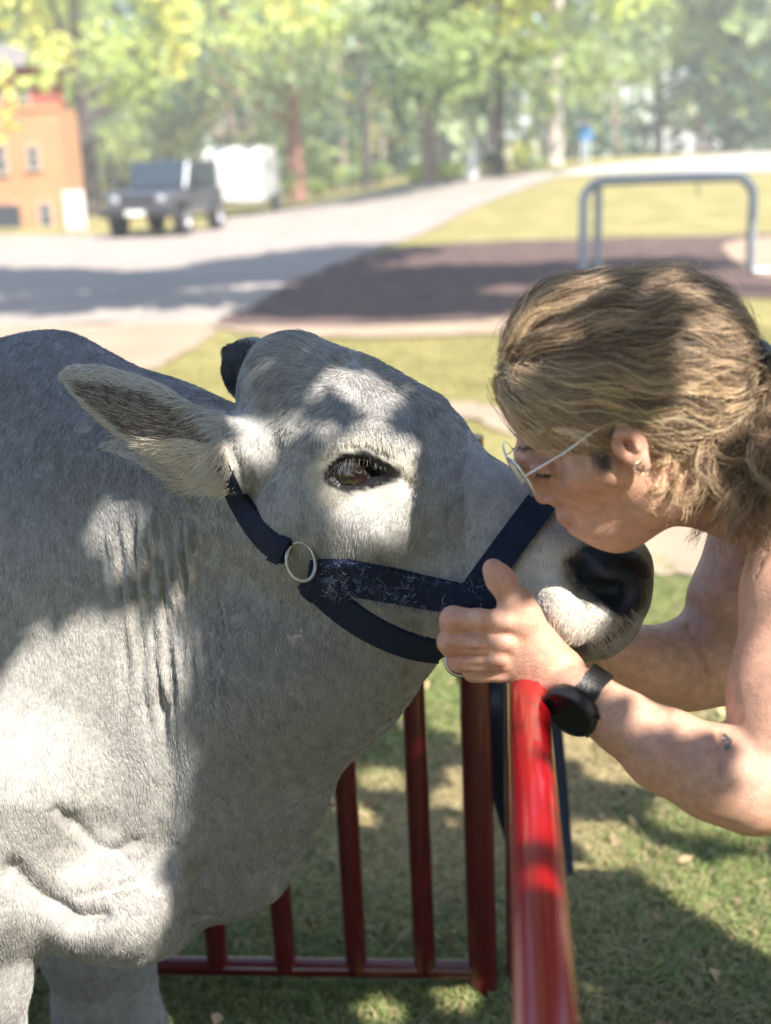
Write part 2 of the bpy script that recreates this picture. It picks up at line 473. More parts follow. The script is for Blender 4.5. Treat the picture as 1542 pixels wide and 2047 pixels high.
# ================================================================== grass
m_grass = mat('grass_blades', rough=0.55, attr='tint', spec=0.3, transl=0.30)
def grass(name, n, y0, y1, hmin, hmax, rad, seed):
    r = np.random.default_rng(seed)
    y = y0 + (y1 - y0) * r.random(n) ** 1.25
    x = y * r.uniform(-0.40, 0.40, n) * 1.25
    dens = noise3(np.stack([x, y, 0 * x], 1), 31, 18, 2.6) + 0.7 * noise3(np.stack([x, y, 0 * x], 1), 32, 18, 9)
    # keep off the paths
    px, py, _ = proj(np.stack([x, y, 0 * x], 1))
    path = (seg_dist(px, py, [(700, 816), (985, 834), (1240, 1020), (1440, 1100), (1700, 1118)]) < np.interp(px, [985, 1300, 1500], [14, 52, 60])) | ((px < 330) & (py < 790)) | (py < 655) | ((px < 430) & (py < 700))
    k = ~path; x, y, dens = x[k], y[k], dens[k]; n = len(x)
    h = r.uniform(hmin, hmax, n) * (0.65 + 0.22 * np.clip(dens, -1, 1.6)); th = r.uniform(0, 6.28, n); lean = r.uniform(0.15, 1.0, n) ** 1.0
    straw = np.clip(0.42 - 0.30 * noise3(np.stack([x, y, 0 * x], 1), 33, 18, 3.3) + r.normal(0, .22, n), 0, 1); straw = (straw > 0.52) | (r.random(n) < 0.10)
    lean = np.where(straw, lean * 1.5 + .3, lean)
    o = np.stack([np.cos(th) * lean, np.sin(th) * lean, np.zeros(n)], 1)
    b = np.stack([x, y, terrain(x, y) - 0.002], 1); pts = np.zeros((n, 4, 3))
    for j in range(4):
        s = j / 3; pts[:, j] = b + o * (h * s * s)[:, None] + np.array([0, 0, 1.0]) * (h * (s - 0.30 * s * s * lean.clip(0, 1.4)))[:, None]
    g = np.array([0.22, 0.29, 0.12]) * r.uniform(.35, 1.5, (n, 1)) + np.array([0.05, 0.035, 0.0]) * r.random((n, 1))
    c = np.where(straw[:, None], np.array([0.52, 0.43, 0.25]) * r.uniform(.5, 1.25, (n, 1)), g)
    far = smooth01((y - 3.6) / 4)[:, None]; c = c * (1 - far) + (np.array([0.28, 0.26, 0.10]) * r.uniform(.7, 1.3, (n, 1))) * far
    return hair(name, pts, np.array([1.0, 0.9, 0.6, 0.12]) * rad, c, m_grass)
QK = 0.3 if globals().get('QUICK') else 1
grass('grass', int(205000 * QK), 1.55, 4.2, 0.024, 0.074, 0.0014, 41)
grass('grass', int(70000 * QK), 4.0, 11.5, 0.03, 0.06, 0.0030, 42)
# dry fallen leaves
r = np.random.default_rng(5); n = 210; y = r.uniform(1.7, 3.4, n); x = y * r.uniform(-.33, .36, n)
V, F = leaf_quads(np.stack([x, y, r.uniform(0.012, 0.03, n)], 1), r.uniform(0.02, 0.05, n), r, aspect=0.55)
cl = np.repeat(np.array([0.42, 0.30, 0.17])[None] * r.uniform(.5, 1.2, (n, 1)), 4, 0)
m_dry = mat('dry_leaf', rough=0.8, attr='tint')
tag(link('fallen_leaves', npmesh('fallen_leaves', V, F, False, {'tint': cl}), m_dry), kind='stuff')

# ================================================================== trees and woods
m_leaf = mat('tree_leaf', rough=0.55, attr='tint', transl=0.5, spec=0.3)
def barkm(n, c): return mat(n, c, 0.9, var=0.35, scale=3, bump=0.8, bscale=14, stretch=(4, 4, 0.7), spec=0.1)
m_bark = {'dark': barkm('dark_bark', (0.085, 0.075, 0.072)), 'grey': barkm('grey_bark', (0.26, 0.21, 0.17)), 'red': barkm('pine_bark', (0.30, 0.155, 0.12)), 'pale': barkm('pale_bark', (0.50, 0.44, 0.40))}
LEAF = {'yellow': (0.72, 0.69, 0.20), 'lime': (0.58, 0.66, 0.22), 'mid': (0.34, 0.43, 0.17), 'dark': (0.09, 0.16, 0.10), 'sage': (0.36, 0.44, 0.26), 'gold': (0.76, 0.69, 0.17)}
def crown_mesh(blobs, n, size, cols, r):
    """blobs: (centre, radius) clumps; leaf clusters sit in the outer part of each clump"""
    w_ = np.array([b[1] ** 2 for b in blobs]); ci = r.choice(len(blobs), n, p=w_ / w_.sum())
    c = np.array([b[0] for b in blobs])[ci]; rad = np.array([b[1] for b in blobs])[ci]
    d = r.normal(size=(n, 3)); d /= np.linalg.norm(d, axis=1)[:, None]
    C = c + d * (rad * r.random(n) ** 0.45)[:, None] * np.array([1, 1, 0.8])
    V, F = leaf_quads(C, size * r.uniform(.6, 1.3, n), r)
    bc = np.array([cols[k] for k in r.integers(0, len(cols), len(blobs))])[ci]
    return V, F, np.repeat(bc * r.uniform(.7, 1.25, (n, 1)), 4, 0)
def tree(px, py, wpx, h, bark, leaf, label, seed, lean=0.0, crown_lo=0.28, cr=0.38, n=2100, fork=False, D=None, size=0.45, twin=False, nb=16):
    r = np.random.default_rng(seed)
    b = G(px, py) if D is None else (lambda q: np.array([q[0], q[1], float(terrain(q[0], q[1]))]))(P(px, 1000, D))
    t = empty('tree', b, label, 'tree', 'trees along the driveway'); rad = RM(wpx / 2, b)
    mb = MB(); top = b + np.array([lean * h, r.uniform(-.3, .3), h * 0.86])
    mids = [b - np.array([0, 0, .2]), b + np.array([lean * h * .2, 0, h * .25]), b + np.array([lean * h * .5 + r.uniform(-.2, .2), .1, h * .5]), top]
    mb.tube(spline(mids, 4), np.linspace(1.15, 0.25, 13) * rad, 10)
    if twin:
        o = np.array([rad * 3.2, 0.3, 0]); mb.tube(spline([m + o * (0.3 + .5 * i) for i, m in enumerate(mids)], 4), np.linspace(1.0, 0.25, 13) * rad * .8, 10)
    nl = 5 if not fork else 7
    ends = []
    for k in range(nl):
        s0 = b + (mids[2] - b) * r.uniform(.45 if not fork else .25, 1.0); a = r.uniform(0, 6.28) if not fork else (0.3 + k * 2.1); L = h * r.uniform(.22, .40)
        e = s0 + np.array([math.cos(a) * L, math.sin(a) * L * .6, L * r.uniform(.5, 1.1)]); ends.append(e)
        mb.tube(spline([s0, (s0 + e) / 2 + np.array([0, 0, -.06 * L]), e], 4), np.linspace(.5, .12, 9) * rad, 7)
    mb.build('trunk', m_bark[bark], t)
    blobs = []
    R = h * cr
    for k in range(nb):
        u = r.random(); zz = h * (crown_lo + (1.0 - crown_lo) * u); wv = math.sin(math.pi * min(1, .25 + .75 * u)) * R
        a = r.uniform(0, 6.28); rr = wv * r.random() ** .5
        blobs.append((b + np.array([lean * zz + math.cos(a) * rr, math.sin(a) * rr, zz]), R * r.uniform(.24, .44)))
    blobs += [(e, R * .3) for e in ends if e[2] > b[2] + h * crown_lo]
    V, F, c_ = crown_mesh(blobs, n, size, [np.array(LEAF[l]) for l in leaf], r)
    link('crown', npmesh('crown', V, F, False, {'tint': c_}), m_leaf, t)
    return t
tree(186, 432, 40, 11.5, 'dark', ['lime', 'mid', 'yellow'], 'dark forked tree between the orange house and the grey off-road car', 101, fork=True, crown_lo=0.33, n=2100)
tree(60, 415, 26, 12, 'dark', ['yellow', 'lime', 'mid'], 'yellow-green tree hanging over the roof of the orange house', 102, crown_lo=0.41, D=58)
tree(-70, 415, 30, 9.5, 'dark', ['yellow', 'lime', 'yellow'], 'yellow tree whose low boughs hang in front of the orange house roof', 118, crown_lo=0.31, D=33, cr=.34, n=900)
tree(352, 395, 34, 12, 'grey', ['yellow', 'lime', 'yellow'], 'pale-trunked yellow-leaved tree behind the grey off-road car', 103, crown_lo=0.29, n=1700)
tree(468, 392, 26, 12.5, 'grey', ['mid', 'lime', 'sage'], 'twin-trunked tree rising behind the white trailer', 104, crown_lo=0.29, twin=True)
tree(597, 402, 33, 14, 'red', ['mid', 'sage', 'lime'], 'straight reddish pine trunk standing right of the white trailer', 105, crown_lo=0.27, lean=-0.03)
tree(735, 378, 20, 13, 'dark', ['lime', 'sage', 'mid'], 'dark thin-trunked tree right of the reddish pine trunk', 106, crown_lo=0.21)
tree(860, 368, 26, 14, 'grey', ['lime', 'yellow', 'sage'], 'tall light green tree behind the two lime bushes', 107, crown_lo=0.16)
tree(1000, 352, 22, 13, 'dark', ['dark', 'sage', 'mid'], 'dark sage tree just left of the pale pair of trunks', 108, crown_lo=0.16)
tree(1108, 330, 34, 13, 'pale', ['lime', 'yellow', 'lime'], 'pale-trunked lime tree left of the person in blue', 109, crown_lo=0.31)
tree(1240, 312, 28, 13, 'pale', ['yellow', 'lime', 'gold'], 'whitish-trunked tree right of the person in blue', 110, crown_lo=0.33)
tree(1345, 304, 24, 14, 'grey', ['gold', 'yellow', 'lime'], 'golden tree second from the right edge', 111, crown_lo=0.33)
tree(1398, 300, 24, 14, 'red', ['gold', 'yellow', 'yellow'], 'golden-leaved tree with a reddish trunk by the far road', 112, crown_lo=0.33, lean=.02)
tree(1500, 298, 26, 14, 'dark', ['mid', 'yellow', 'dark'], 'dark-trunked tree at the right edge by the far road', 113, crown_lo=0.31)
tree(1300, 300, 18, 12, 'dark', ['lime', 'mid'], 'slim dark trunk between the whitish and golden trees', 114, crown_lo=0.36, D=80)
tree(900, 340, 30, 15, 'pale', ['sage', 'lime'], 'pale broad trunk seen between bushes left of the far lawn', 115, crown_lo=0.26, D=85)
tree(690, 340, 24, 15, 'grey', ['yellow', 'mid'], 'far yellow-green tree behind the dark thin-trunked one', 116, crown_lo=0.16, D=85)
tree(280, 340, 24, 15, 'dark', ['mid', 'dark', 'lime'], 'far dark tree behind the windscreen of the off-road car', 117, crown_lo=0.16, D=80)
# the solid wood behind them all
r = np.random.default_rng(77); blobs = []
for k in range(620):
    px = r.uniform(-350, 1900) if k < 300 else r.choice([r.uniform(-2600, -350), r.uniform(1900, 3800)]); D = r.uniform(74, 112); q = P(px, 600, D); h = r.uniform(0.5, 15)
    blobs.append((np.array([q[0], q[1], float(terrain(q[0], q[1])) + h]), r.uniform(2.0, 4.2)))
V, F, c_ = crown_mesh(blobs, 38000, 1.2, [np.array(LEAF[k]) for k in ('dark', 'dark', 'mid', 'sage', 'mid', 'lime')], r)
tag(link('woodland', npmesh('woodland', V, F, False, {'tint': c_}), m_leaf), kind='stuff')
mb = MB()
for k in range(34):
    q = P(r.uniform(-200, 1800), 600, r.uniform(72, 95)); z = float(terrain(q[0], q[1])); rr = r.uniform(.10, .24)
    mb.tube([(q[0], q[1], z - .2), (q[0] + r.uniform(-.3, .3), q[1], z + r.uniform(7, 13))], [rr, rr * .5], 6)
tag(mb.build('woodland_trunks', m_bark['grey']), kind='stuff')
def bush(px, py, rpx, cols, label, seed, hh=1.0):
    r = np.random.default_rng(seed); b = G(px, py); R = RM(rpx, b)
    t = empty('bush', b, label, 'bush', 'bushes along the wood edge')
    bl = [(b + np.array([r.uniform(-.7, .7) * R, r.uniform(-.5, .5) * R, R * hh * r.uniform(.3, 1.0)]), R * r.uniform(.4, .65)) for _ in range(7)]
    V, F, c_ = crown_mesh(bl, 420, R * .22, [np.array(LEAF[k]) for k in cols], r)
    link('foliage', npmesh('foliage', V, F, False, {'tint': c_}), m_leaf, t)
    mb = MB()
    for k in range(5): mb.tube([b, bl[k][0]], [R * .05, R * .02], 5)
    mb.build('stem', m_bark['dark'], t)
for i, (px, py, rp, cols, lab, hh) in enumerate((
    (828, 366, 36, ['lime', 'yellow'], 'lime green bush left of its brighter twin at the wood edge', 0.9), (893, 360, 36, ['lime', 'lime', 'gold'], 'brightest lime green bush beside the white box', 0.9),
    (1050, 348, 44, ['lime', 'yellow', 'mid'], 'yellow-green bush at the foot of the pale trunk', 1.2), (560, 412, 40, ['lime', 'mid'], 'leafy green bush between white trailer and reddish pine', 1.5),
    (640, 395, 34, ['lime', 'yellow'], 'bright green bush right of the reddish pine trunk', 1.0), (232, 400, 46, ['yellow', 'gold'], 'golden bush behind the off-road car by the dark forked tree', 1.9),
    (300, 398, 50, ['yellow', 'lime'], 'yellow-green bush behind the off-road car\'s roof', 2.2), (760, 372, 34, ['dark', 'mid'], 'dark bush in the shade left of the lime bushes', 1.1),
    (980, 352, 34, ['dark', 'mid'], 'dark low bush right of the white box', 1.2), (1480, 303, 44, ['gold', 'yellow'], 'golden bush at the right edge by the far road', 1.1), (700, 378, 36, ['mid', 'lime', 'sage'], 'mid green bush between the reddish pine trunk and the shaded dark bush', 1.3))):
    bush(px, py, rp, cols, lab, 300 + i, hh)

# ================================================================== orange house
m_orange = mat('orange_render', (0.38, 0.20, 0.105), 0.9, var=0.10, scale=0.8, detail=7)
m_brick = mat('dark_red_wall', (0.30, 0.085, 0.055), 0.9, var=0.15, scale=1.5)
m_roof = mat('grey_shingle', (0.17, 0.155, 0.15), 0.9, var=0.2, scale=3)
m_trim = mat('white_trim', (0.75, 0.74, 0.70), 0.6); m_frame2 = mat('board_white', (0.58, 0.58, 0.56), 0.6); m_frame = mat('window_frame', (0.42, 0.36, 0.31), 0.6)
m_pane = mat('window_pane', (0.03, 0.045, 0.06), 0.12)
HDist = 41.0
def hz(py): return float(P(80, py, HDist)[2])
def hx(px): return float(P(px, 380, HDist)[0])
x1 = hx(132); x0 = x1 - 9.5; zt = hz(215); ztop = hz(133)
house = empty('house', (x1 - 4.5, HDist, 0), 'orange two-tone house with small windows at the left edge', 'house')
def wallbox(nm, lo, hi, m, par): return MB().box(lo, hi).build(nm, m, par, smooth=False)
wallbox('wall', (x0, HDist, -0.3), (x1, HDist + 2.6, zt), m_orange, house)
wallbox('upper_wall', (x0 + .15, HDist + .12, zt), (x1 - .35, HDist + 2.5, ztop), m_brick, house)
mb = MB(); e = .45; xm = (x0 + x1) / 2
mb.add([(x0 - e, HDist - e, ztop), (x1 + .05, HDist - e, ztop), (x1 + .05, HDist + 2.6 + e, ztop), (x0 - e, HDist + 2.6 + e, ztop), (x0 + 3, HDist + 1.3, ztop + 0.8), (x1 - 1.6, HDist + 1.3, ztop + 0.8)],
       [(0, 3, 2, 1), (0, 1, 5, 4), (1, 2, 5), (2, 3, 4, 5), (3, 0, 4)]); mb.build('roof', m_roof, house, smooth=False)
wallbox('band', (x0 - .05, HDist - .06, zt - .09), (x1 + .05, HDist + .02, zt + .09), m_trim if False else m_orange, house)
for (px, py, wp, hp) in ((74, 312, 26, 46), (8, 312, 26, 60), (87, 428, 28, 46), (64, 192, 26, 40), (6, 185, 30, 50), (-60, 312, 26, 46), (-60, 190, 26, 40)):
    xa, xb, za, zb = hx(px - wp / 2), hx(px + wp / 2), hz(py + hp / 2), hz(py - hp / 2); yy = HDist - .05 if py > 215 else HDist + .07
    mb = MB(); t_ = .07
    for lo, hi in (((xa, yy, za), (xa + t_, yy + .09, zb)), ((xb - t_, yy, za), (xb, yy + .09, zb)), ((xa + t_, yy, zb - t_), (xb - t_, yy + .09, zb)), ((xa - .05, yy - .06, za - t_), (xb + .05, yy + .09, za + .0)), ((xa + t_, yy + .01, (za + zb) / 2 - .02), (xb - t_, yy + .08, (za + zb) / 2 + .02))): mb.box(lo, hi)
    f = mb.build('window', m_frame, house, smooth=False)
    wallbox('pane', (xa + t_, yy + .03, za), (xb - t_, yy + .045, zb - t_), m_pane, f)
d_ = wallbox('door', (hx(-14), HDist - .04, -0.25), (hx(36), HDist + .03, hz(408)), mat('dark_door', (0.03, 0.035, 0.05), 0.5), house)
mb = MB(); mb.lathe([(0.0, 0), (.04, .02), (.0, .06)], (hx(28), HDist - .05, .75), (0, -1, 0), 8); mb.build('handle', m_trim, d_)
sb = G(155, 468)
sign = empty('sign_board', sb, 'white upright board standing at the corner of the orange house', 'sign')
s_ = RM(1, sb); MB().box((-20 * s_, -.04, .12), (20 * s_, .04, 84 * s_)).build('board', m_frame2, sign, smooth=False, bevel=.01).location = (0, 0, 0)
for ch in sign.children: ch.matrix_parent_inverse = Matrix.Identity(4)
mb = MB()
for sx in (-1, 1): mb.tube([(sx * 14 * s_, .06, -.1), (sx * 14 * s_, .06, 80 * s_)], .03, 8)
p_ = mb.build('post', m_trim, sign); p_.matrix_parent_inverse = Matrix.Identity(4)

# ================================================================== vehicles
m_car = mat('silver_grey_paint', (0.10, 0.11, 0.13), 0.30, 0.5, coat=0.6)
m_blk = mat('black_plastic', (0.02, 0.02, 0.022), 0.6); m_tyre = mat('tyre_rubber', (0.018, 0.018, 0.02), 0.85)
m_rim = mat('alloy_rim', (0.5, 0.5, 0.52), 0.3, 0.9); m_lamp = mat('headlamp_glass', (0.32, 0.32, 0.32), 0.12, coat=1.0)
m_white = mat('white_panel', (0.55, 0.55, 0.55), 0.45, var=0.04)
def place(o, loc, rz):
    o.location = loc; o.rotation_euler = (0, 0, rz)
    def fix(c):
        c.matrix_parent_inverse = Matrix.Identity(4)
        for q in c.children: fix(q)
    for c in o.children: fix(c)
def prism(mb, prof, y0, y1):
    n = len(prof); V = [(x, y0, z) for x, z in prof] + [(x, y1, z) for x, z in prof]
    return mb.add(V, [tuple(range(n))[::-1], tuple(range(n, 2 * n))] + [(k, (k + 1) % n, n + (k + 1) % n, n + k) for k in range(n)])
car = empty('off_road_car', (0, 0, 0), 'boxy silver-grey off-road car parked facing the driveway', 'car')
# x forward, y left; origin on the ground at the middle
prism(MB(), [(-2.05, .52), (-2.05, 1.10), (.62, 1.10), (.70, 1.16), (1.95, 1.08), (2.0, .95), (2.0, .55), (1.62, .52), (1.5, .78), (.92, .78), (.8, .52), (-.95, .52), (-1.07, .78), (-1.65, .78), (-1.77, .52)], -.84, .84).build('body', m_car, car, smooth=False, bevel=.03)
prism(MB(), [(-2.0, 1.10), (-1.95, 1.80), (.30, 1.80), (.66, 1.12)], -.76, .76).build('cabin', m_car, car, smooth=False, bevel=.05)
prism(MB(), [(.36, 1.78), (.70, 1.17), (.72, 1.19), (.39, 1.79)], -.68, .68).build('windscreen', m_pane, car, smooth=False)
for sy in (-1, 1):
    for (xa, xb) in ((-.72, .12), (-1.75, -.85)):
        MB().box((xa, sy * .762 - .01, 1.18), (xb, sy * .762 + .01, 1.68)).build('side_window', m_pane, car, smooth=False)
    MB().box((.35, sy * .98 - .10, 1.15), (.50, sy * .98 + .10, 1.36)).build('mirror', m_blk, car, smooth=False, bevel=.02)
    mb = MB(); mb.lathe([(.0, .03), (.07, .03), (.105, 0), (.11, -.03)], (2.02, sy * .58, .90), (1, 0, 0), 18); mb.build('headlight', m_lamp, car)
    MB().box((.78, sy * .84, .74), (1.66, sy * 1.0, .84)).build('fender', m_blk, car, smooth=False, bevel=.03) if sy > 0 else MB().box((.78, -1.0, .74), (1.66, -.84, .84)).build('fender', m_blk, car, smooth=False, bevel=.03)
    for wx in (1.22, -1.36):
        mb = MB(); mb.lathe([(.24, -.13), (.37, -.13), (.41, -.09), (.41, .09), (.37, .13), (.24, .13)], (wx, sy * .82, .41), (0, sy, 0), 24); wh = mb.build('wheel', m_tyre, car)
        mb = MB(); mb.lathe([(.0, .09), (.08, .10), (.20, .06), (.245, .12), (.245, -.12)], (wx, sy * .82, .41), (0, sy, 0), 16); mb.build('rim', m_rim, wh)
g_ = MB()
for k in range(7): g_.box((2.0, -.36 + k * .12 - .03, .78), (2.025, -.36 + k * .12 + .03, 1.02))
tag(g_.build('grille', m_blk, car, smooth=False), kind='stuff')
MB().box((1.98, -.92, .50), (2.22, .92, .70)).build('bumper', m_blk, car, smooth=False, bevel=.04)
MB().box((2.221, -.24, .54), (2.232, .24, .66)).build('number_plate', m_trim, car, smooth=False)
jb = G(333, 470); place(car, (jb[0] - 0.02, jb[1] + 0.6, jb[2]), math.radians(-101))
tr = empty('trailer', (0, 0, 0), 'rounded white box trailer parked behind the grey off-road car', 'trailer')
prism(MB(), [(-1.9, .45), (-1.9, 1.7), (-1.75, 2.05), (-1.4, 2.25), (1.3, 2.25), (1.75, 2.05), (1.95, 1.6), (1.95, .45)], -.95, .95).build('box', m_white, tr, smooth=False, bevel=.12)
for sy in (-1, 1):
    mb = MB(); mb.lathe([(.2, -.1), (.31, -.1), (.34, -.06), (.34, .06), (.31, .1), (.2, .1)], (-.3, sy * 1.04, .34), (0, sy, 0), 20); wh = mb.build('wheel', m_tyre, tr)
    mb = MB(); mb.lathe([(.0, .06), (.18, .04), (.21, .1), (.21, -.1)], (-.3, sy * 1.04, .34), (0, sy, 0), 14); mb.build('rim', m_white, wh)
    MB().box((-.75, min(sy * .95, sy * 1.17), .70), (.15, max(sy * .95, sy * 1.17), .76)).build('mudguard', m_white, tr, smooth=False, bevel=.02)
mb = MB(); mb.tube([(1.95, 0, .5), (2.9, 0, .48)], .05, 8); mb.build('tow_bar', m_blk, tr)
tb = G(480, 440); place(tr, (tb[0] - 0.3, tb[1] + 4.6, tb[2]), math.radians(-96))
wb = G(945, 358); bx = empty('utility_box', (0, 0, 0), 'small white box standing right of the lime bushes', 'box'); s_ = RM(1, wb)
MB().box((-12 * s_, -.25, 0), (12 * s_, .25, 44 * s_)).build('cabinet', m_white, bx, smooth=False, bevel=.03)
MB().box((-13.5 * s_, -.28, 44 * s_), (13.5 * s_, .28, 47 * s_)).build('lid', m_white, bx, smooth=False, bevel=.01); place(bx, wb, 0.2)
# person in blue, far away
fb = G(1170, 326); s_ = 84 * RM(1, fb) / 1.66
pf_ = Sculpt()
def fp(x, y, z): return fb + np.array([x, y, z]) * s_
for sx in (-1, 1):
    pf_.rc(fp(.10 * sx, 0, .86), .10 * s_, fp(.11 * sx, 0, .48), .07 * s_, .03, world=True); pf_.rc(fp(.11 * sx, 0, .48), .065 * s_, fp(.12 * sx, .02, .06), .05 * s_, .03, world=True)
    pf_.rc(fp(.12 * sx, 0, .05), .05 * s_, fp(.13 * sx, -.14, .035), .04 * s_, .02, world=True)
    pf_.rc(fp(.20 * sx, 0, 1.36), .06 * s_, fp(.27 * sx, 0, 1.08), .045 * s_, .04, world=True); pf_.rc(fp(.27 * sx, 0, 1.08), .043 * s_, fp(.22 * sx, -.14, .88), .035 * s_, .02, world=True)
pf_.rc(fp(0, 0, .95), .15 * s_, fp(0, 0, 1.30), .16 * s_, .06, world=True); pf_.rc(fp(-.1, 0, 1.38), .08 * s_, fp(.1, 0, 1.38), .08 * s_, .06, world=True)
pf_.rc(fp(0, 0, 1.38), .055 * s_, fp(0, -.01, 1.50), .05 * s_, .03, world=True); pf_.el(fp(0, -.01, 1.58), (.08 * s_, .095 * s_, .115 * s_), world=True, k=.02)
v, f = pf_.mesh(0.028 * s_, fb - np.array([.7, .6, .1]) * s_, fb + np.array([.7, .6, 1.9]) * s_)
zz = (v[:, 2] - fb[2]) / s_; cc_ = np.where((zz > .84)[:, None] & (zz < 1.43)[:, None], np.array([.08, .22, .45]), np.where((zz > 1.43)[:, None], np.array([.55, .33, .27]), np.array([.42, .48, .55])))
cc_ = np.where((zz < .08)[:, None], np.array([.6, .6, .6]), cc_); cc_ = np.where(((zz > 1.60) & (v[:, 1] > fb[1] - .03))[:, None], np.array([.10, .06, .04]), cc_)
pb = empty('person', fb, 'distant person in a blue top standing at the far edge of the lawn', 'person')
link('body', npmesh('body', v, f, True, {'tint': cc_}), mat('far_person', rough=.8, attr='tint'), pb)

# ================================================================== grey hoop rail on the far lawn
m_galv = mat('galvanised_tube', (0.30, 0.34, 0.37), 0.45, 0.5, var=0.1, scale=5)
hb = G(1500, 548); hD = hb[1]
hoop = empty('hoop_rail', (hb[0] - 1.1, hD, 0), 'grey tubular hoop rail standing on the lawn behind the woman', 'rail')
a_ = P(1166, 560, hD + .2); b_ = P(1500, 545, hD); ht = float(P(1500, 352, hD)[2])
a_[2] = 0; b_[2] = 0; rT = RM(9.5, b_); dv = (b_ - a_) / np.linalg.norm(b_ - a_); u_ = np.array([0, 0, 1.0]); c_ = .26
pl = [a_, a_ + u_ * (ht - c_)] + [a_ + u_ * (ht - c_) + c_ * ((1 - math.cos(t)) * dv + math.sin(t) * u_) for t in np.linspace(.25, 1.57, 6)] + \
     [b_ + u_ * (ht - c_) + c_ * (-(1 - math.sin(t + 1.57)) * dv * 1 + math.sin(t + 1.57) * 0 * u_ + math.cos(t) * u_) - c_ * 0 * dv for t in []]
pl += [b_ + u_ * (ht - c_) - dv * c_ + c_ * (math.sin(t) * dv + math.cos(t) * u_) for t in np.linspace(0, 1.57, 7)] + [b_ + u_ * .10, b_ + u_ * .03 + dv * .04, b_ + dv * .6 + u_ * .03]
mb = MB(); mb.tube(pl, rT, 12); mb.build('hoop', m_galv, hoop)
i0 = a_ + dv * .24 + np.array([0, .35, 0]); mb = MB(); mb.tube([i0, i0 + u_ * (ht - .06), i0 + u_ * (ht - .03) + np.array([.0, -.33, .02])], rT * .9, 12); mb.build('brace', m_galv, hoop)
mb = MB(); q_ = P(1395, 372, hD + .1); mb.tube([q_ + u_ * .06, q_, q_ - u_ * .10, q_ - u_ * .13 + dv * .03], .012, 8); mb.build('hook', mat('green_hook', (.10, .22, .16), .5), hoop)
# ================================================================== red fence panel and hitching rail
m_red_shaded = mat('red_enamel_shaded', (0.088, 0.002, 0.004), 0.30, 0.0, coat=0.6, var=0.25, scale=30, bump=0.10, bscale=160)  # same red paint as the rail, darkened to carry the panel's shade
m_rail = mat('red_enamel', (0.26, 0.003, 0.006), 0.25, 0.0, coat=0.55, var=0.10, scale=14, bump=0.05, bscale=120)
def atz(px, py, z):
    d = rays(px, py); t = (z - CAM_H) / d[2]; return CAM + d * t
fl, FENCE_R = atz(60, 1926, 0.045), atz(966, 1938, 0.045)
fd = (FENCE_R - fl); fd[2] = 0; flen = np.linalg.norm(fd); fd /= flen
fence = empty('fence_panel', (FENCE_R[0], FENCE_R[1], 0), 'shade-darkened red tubular fence panel with upright bars behind the cow', 'fence')
lean = np.array([-0.012, 0, 0])
def up_(p, z): return np.array([p[0], p[1], 0]) + np.array([0, 0, z]) + lean * z
L0 = fl - fd * 0.75
rb = RM(22, FENCE_R)
MB().tube([L0, FENCE_R + fd * 0.01], RM(19, FENCE_R), 16).build('bottom_rail', m_red_shaded, fence)
MB().tube([up_(L0, 1.0), up_(FENCE_R, 1.0) + fd * 0.01], RM(20, FENCE_R), 16).build('top_rail', m_red_shaded, fence)
x_ = [(851, 1938), (714, 1936), (572, 1934), (437, 1932)]
bars = [atz(x, y, 0.045) for x, y in x_]
stp = (bars[0] - bars[-1]) / 3
bars += [bars[-1] - stp * k for k in range(1, 9) if ((bars[-1] - stp * k) - L0) @ fd > 0.05]
for b_ in bars: MB().tube([up_(b_, 0.045), up_(b_, 0.99)], rb, 14).build('bar', m_red_shaded, fence)
m_cap = mat('worn_steel', (0.35, 0.28, 0.25), 0.4, 0.9)
for q in (FENCE_R + fd * 0.0, L0):
    MB().tube([up_(q, 0.0), up_(q, 1.03)], RM(29, FENCE_R), 18).build('post', m_red_shaded, fence)
# the rail that runs towards the camera
RAIL_Z = float(P(1053, 1385, 1.165)[2])
ra_ = P(1055, 1385, 1.165); ra_[2] = RAIL_Z; rb_ = atz(1092, 2047, RAIL_Z)
dv = (ra_ - rb_) / np.linalg.norm(ra_ - rb_); far = ra_ + dv * ((FENCE_R[1] + 0.03 - ra_[1]) / dv[1]); near = rb_ - dv * 1.1
rail = empty('hitching_rail', (far[0], far[1], 0), 'glossy red steel rail running towards the viewer under the woman\'s hand', 'rail')
RAIL_R = RM(41, ra_)
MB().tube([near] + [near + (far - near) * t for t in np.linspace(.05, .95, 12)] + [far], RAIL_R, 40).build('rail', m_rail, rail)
fpst = np.array([far[0] + 0.0, far[1] + 0.0, 0]); MB().tube([fpst, np.array([far[0], far[1], RAIL_Z - RAIL_R * .8])], RM(26, FENCE_R), 20).build('post', m_red_shaded, rail)
npst = np.array([near[0], near[1], 0]); MB().tube([npst, np.array([near[0], near[1], RAIL_Z - RAIL_R * .8])], RM(26, FENCE_R), 20).build('post', m_red_shaded, rail)
# worn flecks of bare metal along the rail's left shoulder
r = np.random.default_rng(3)
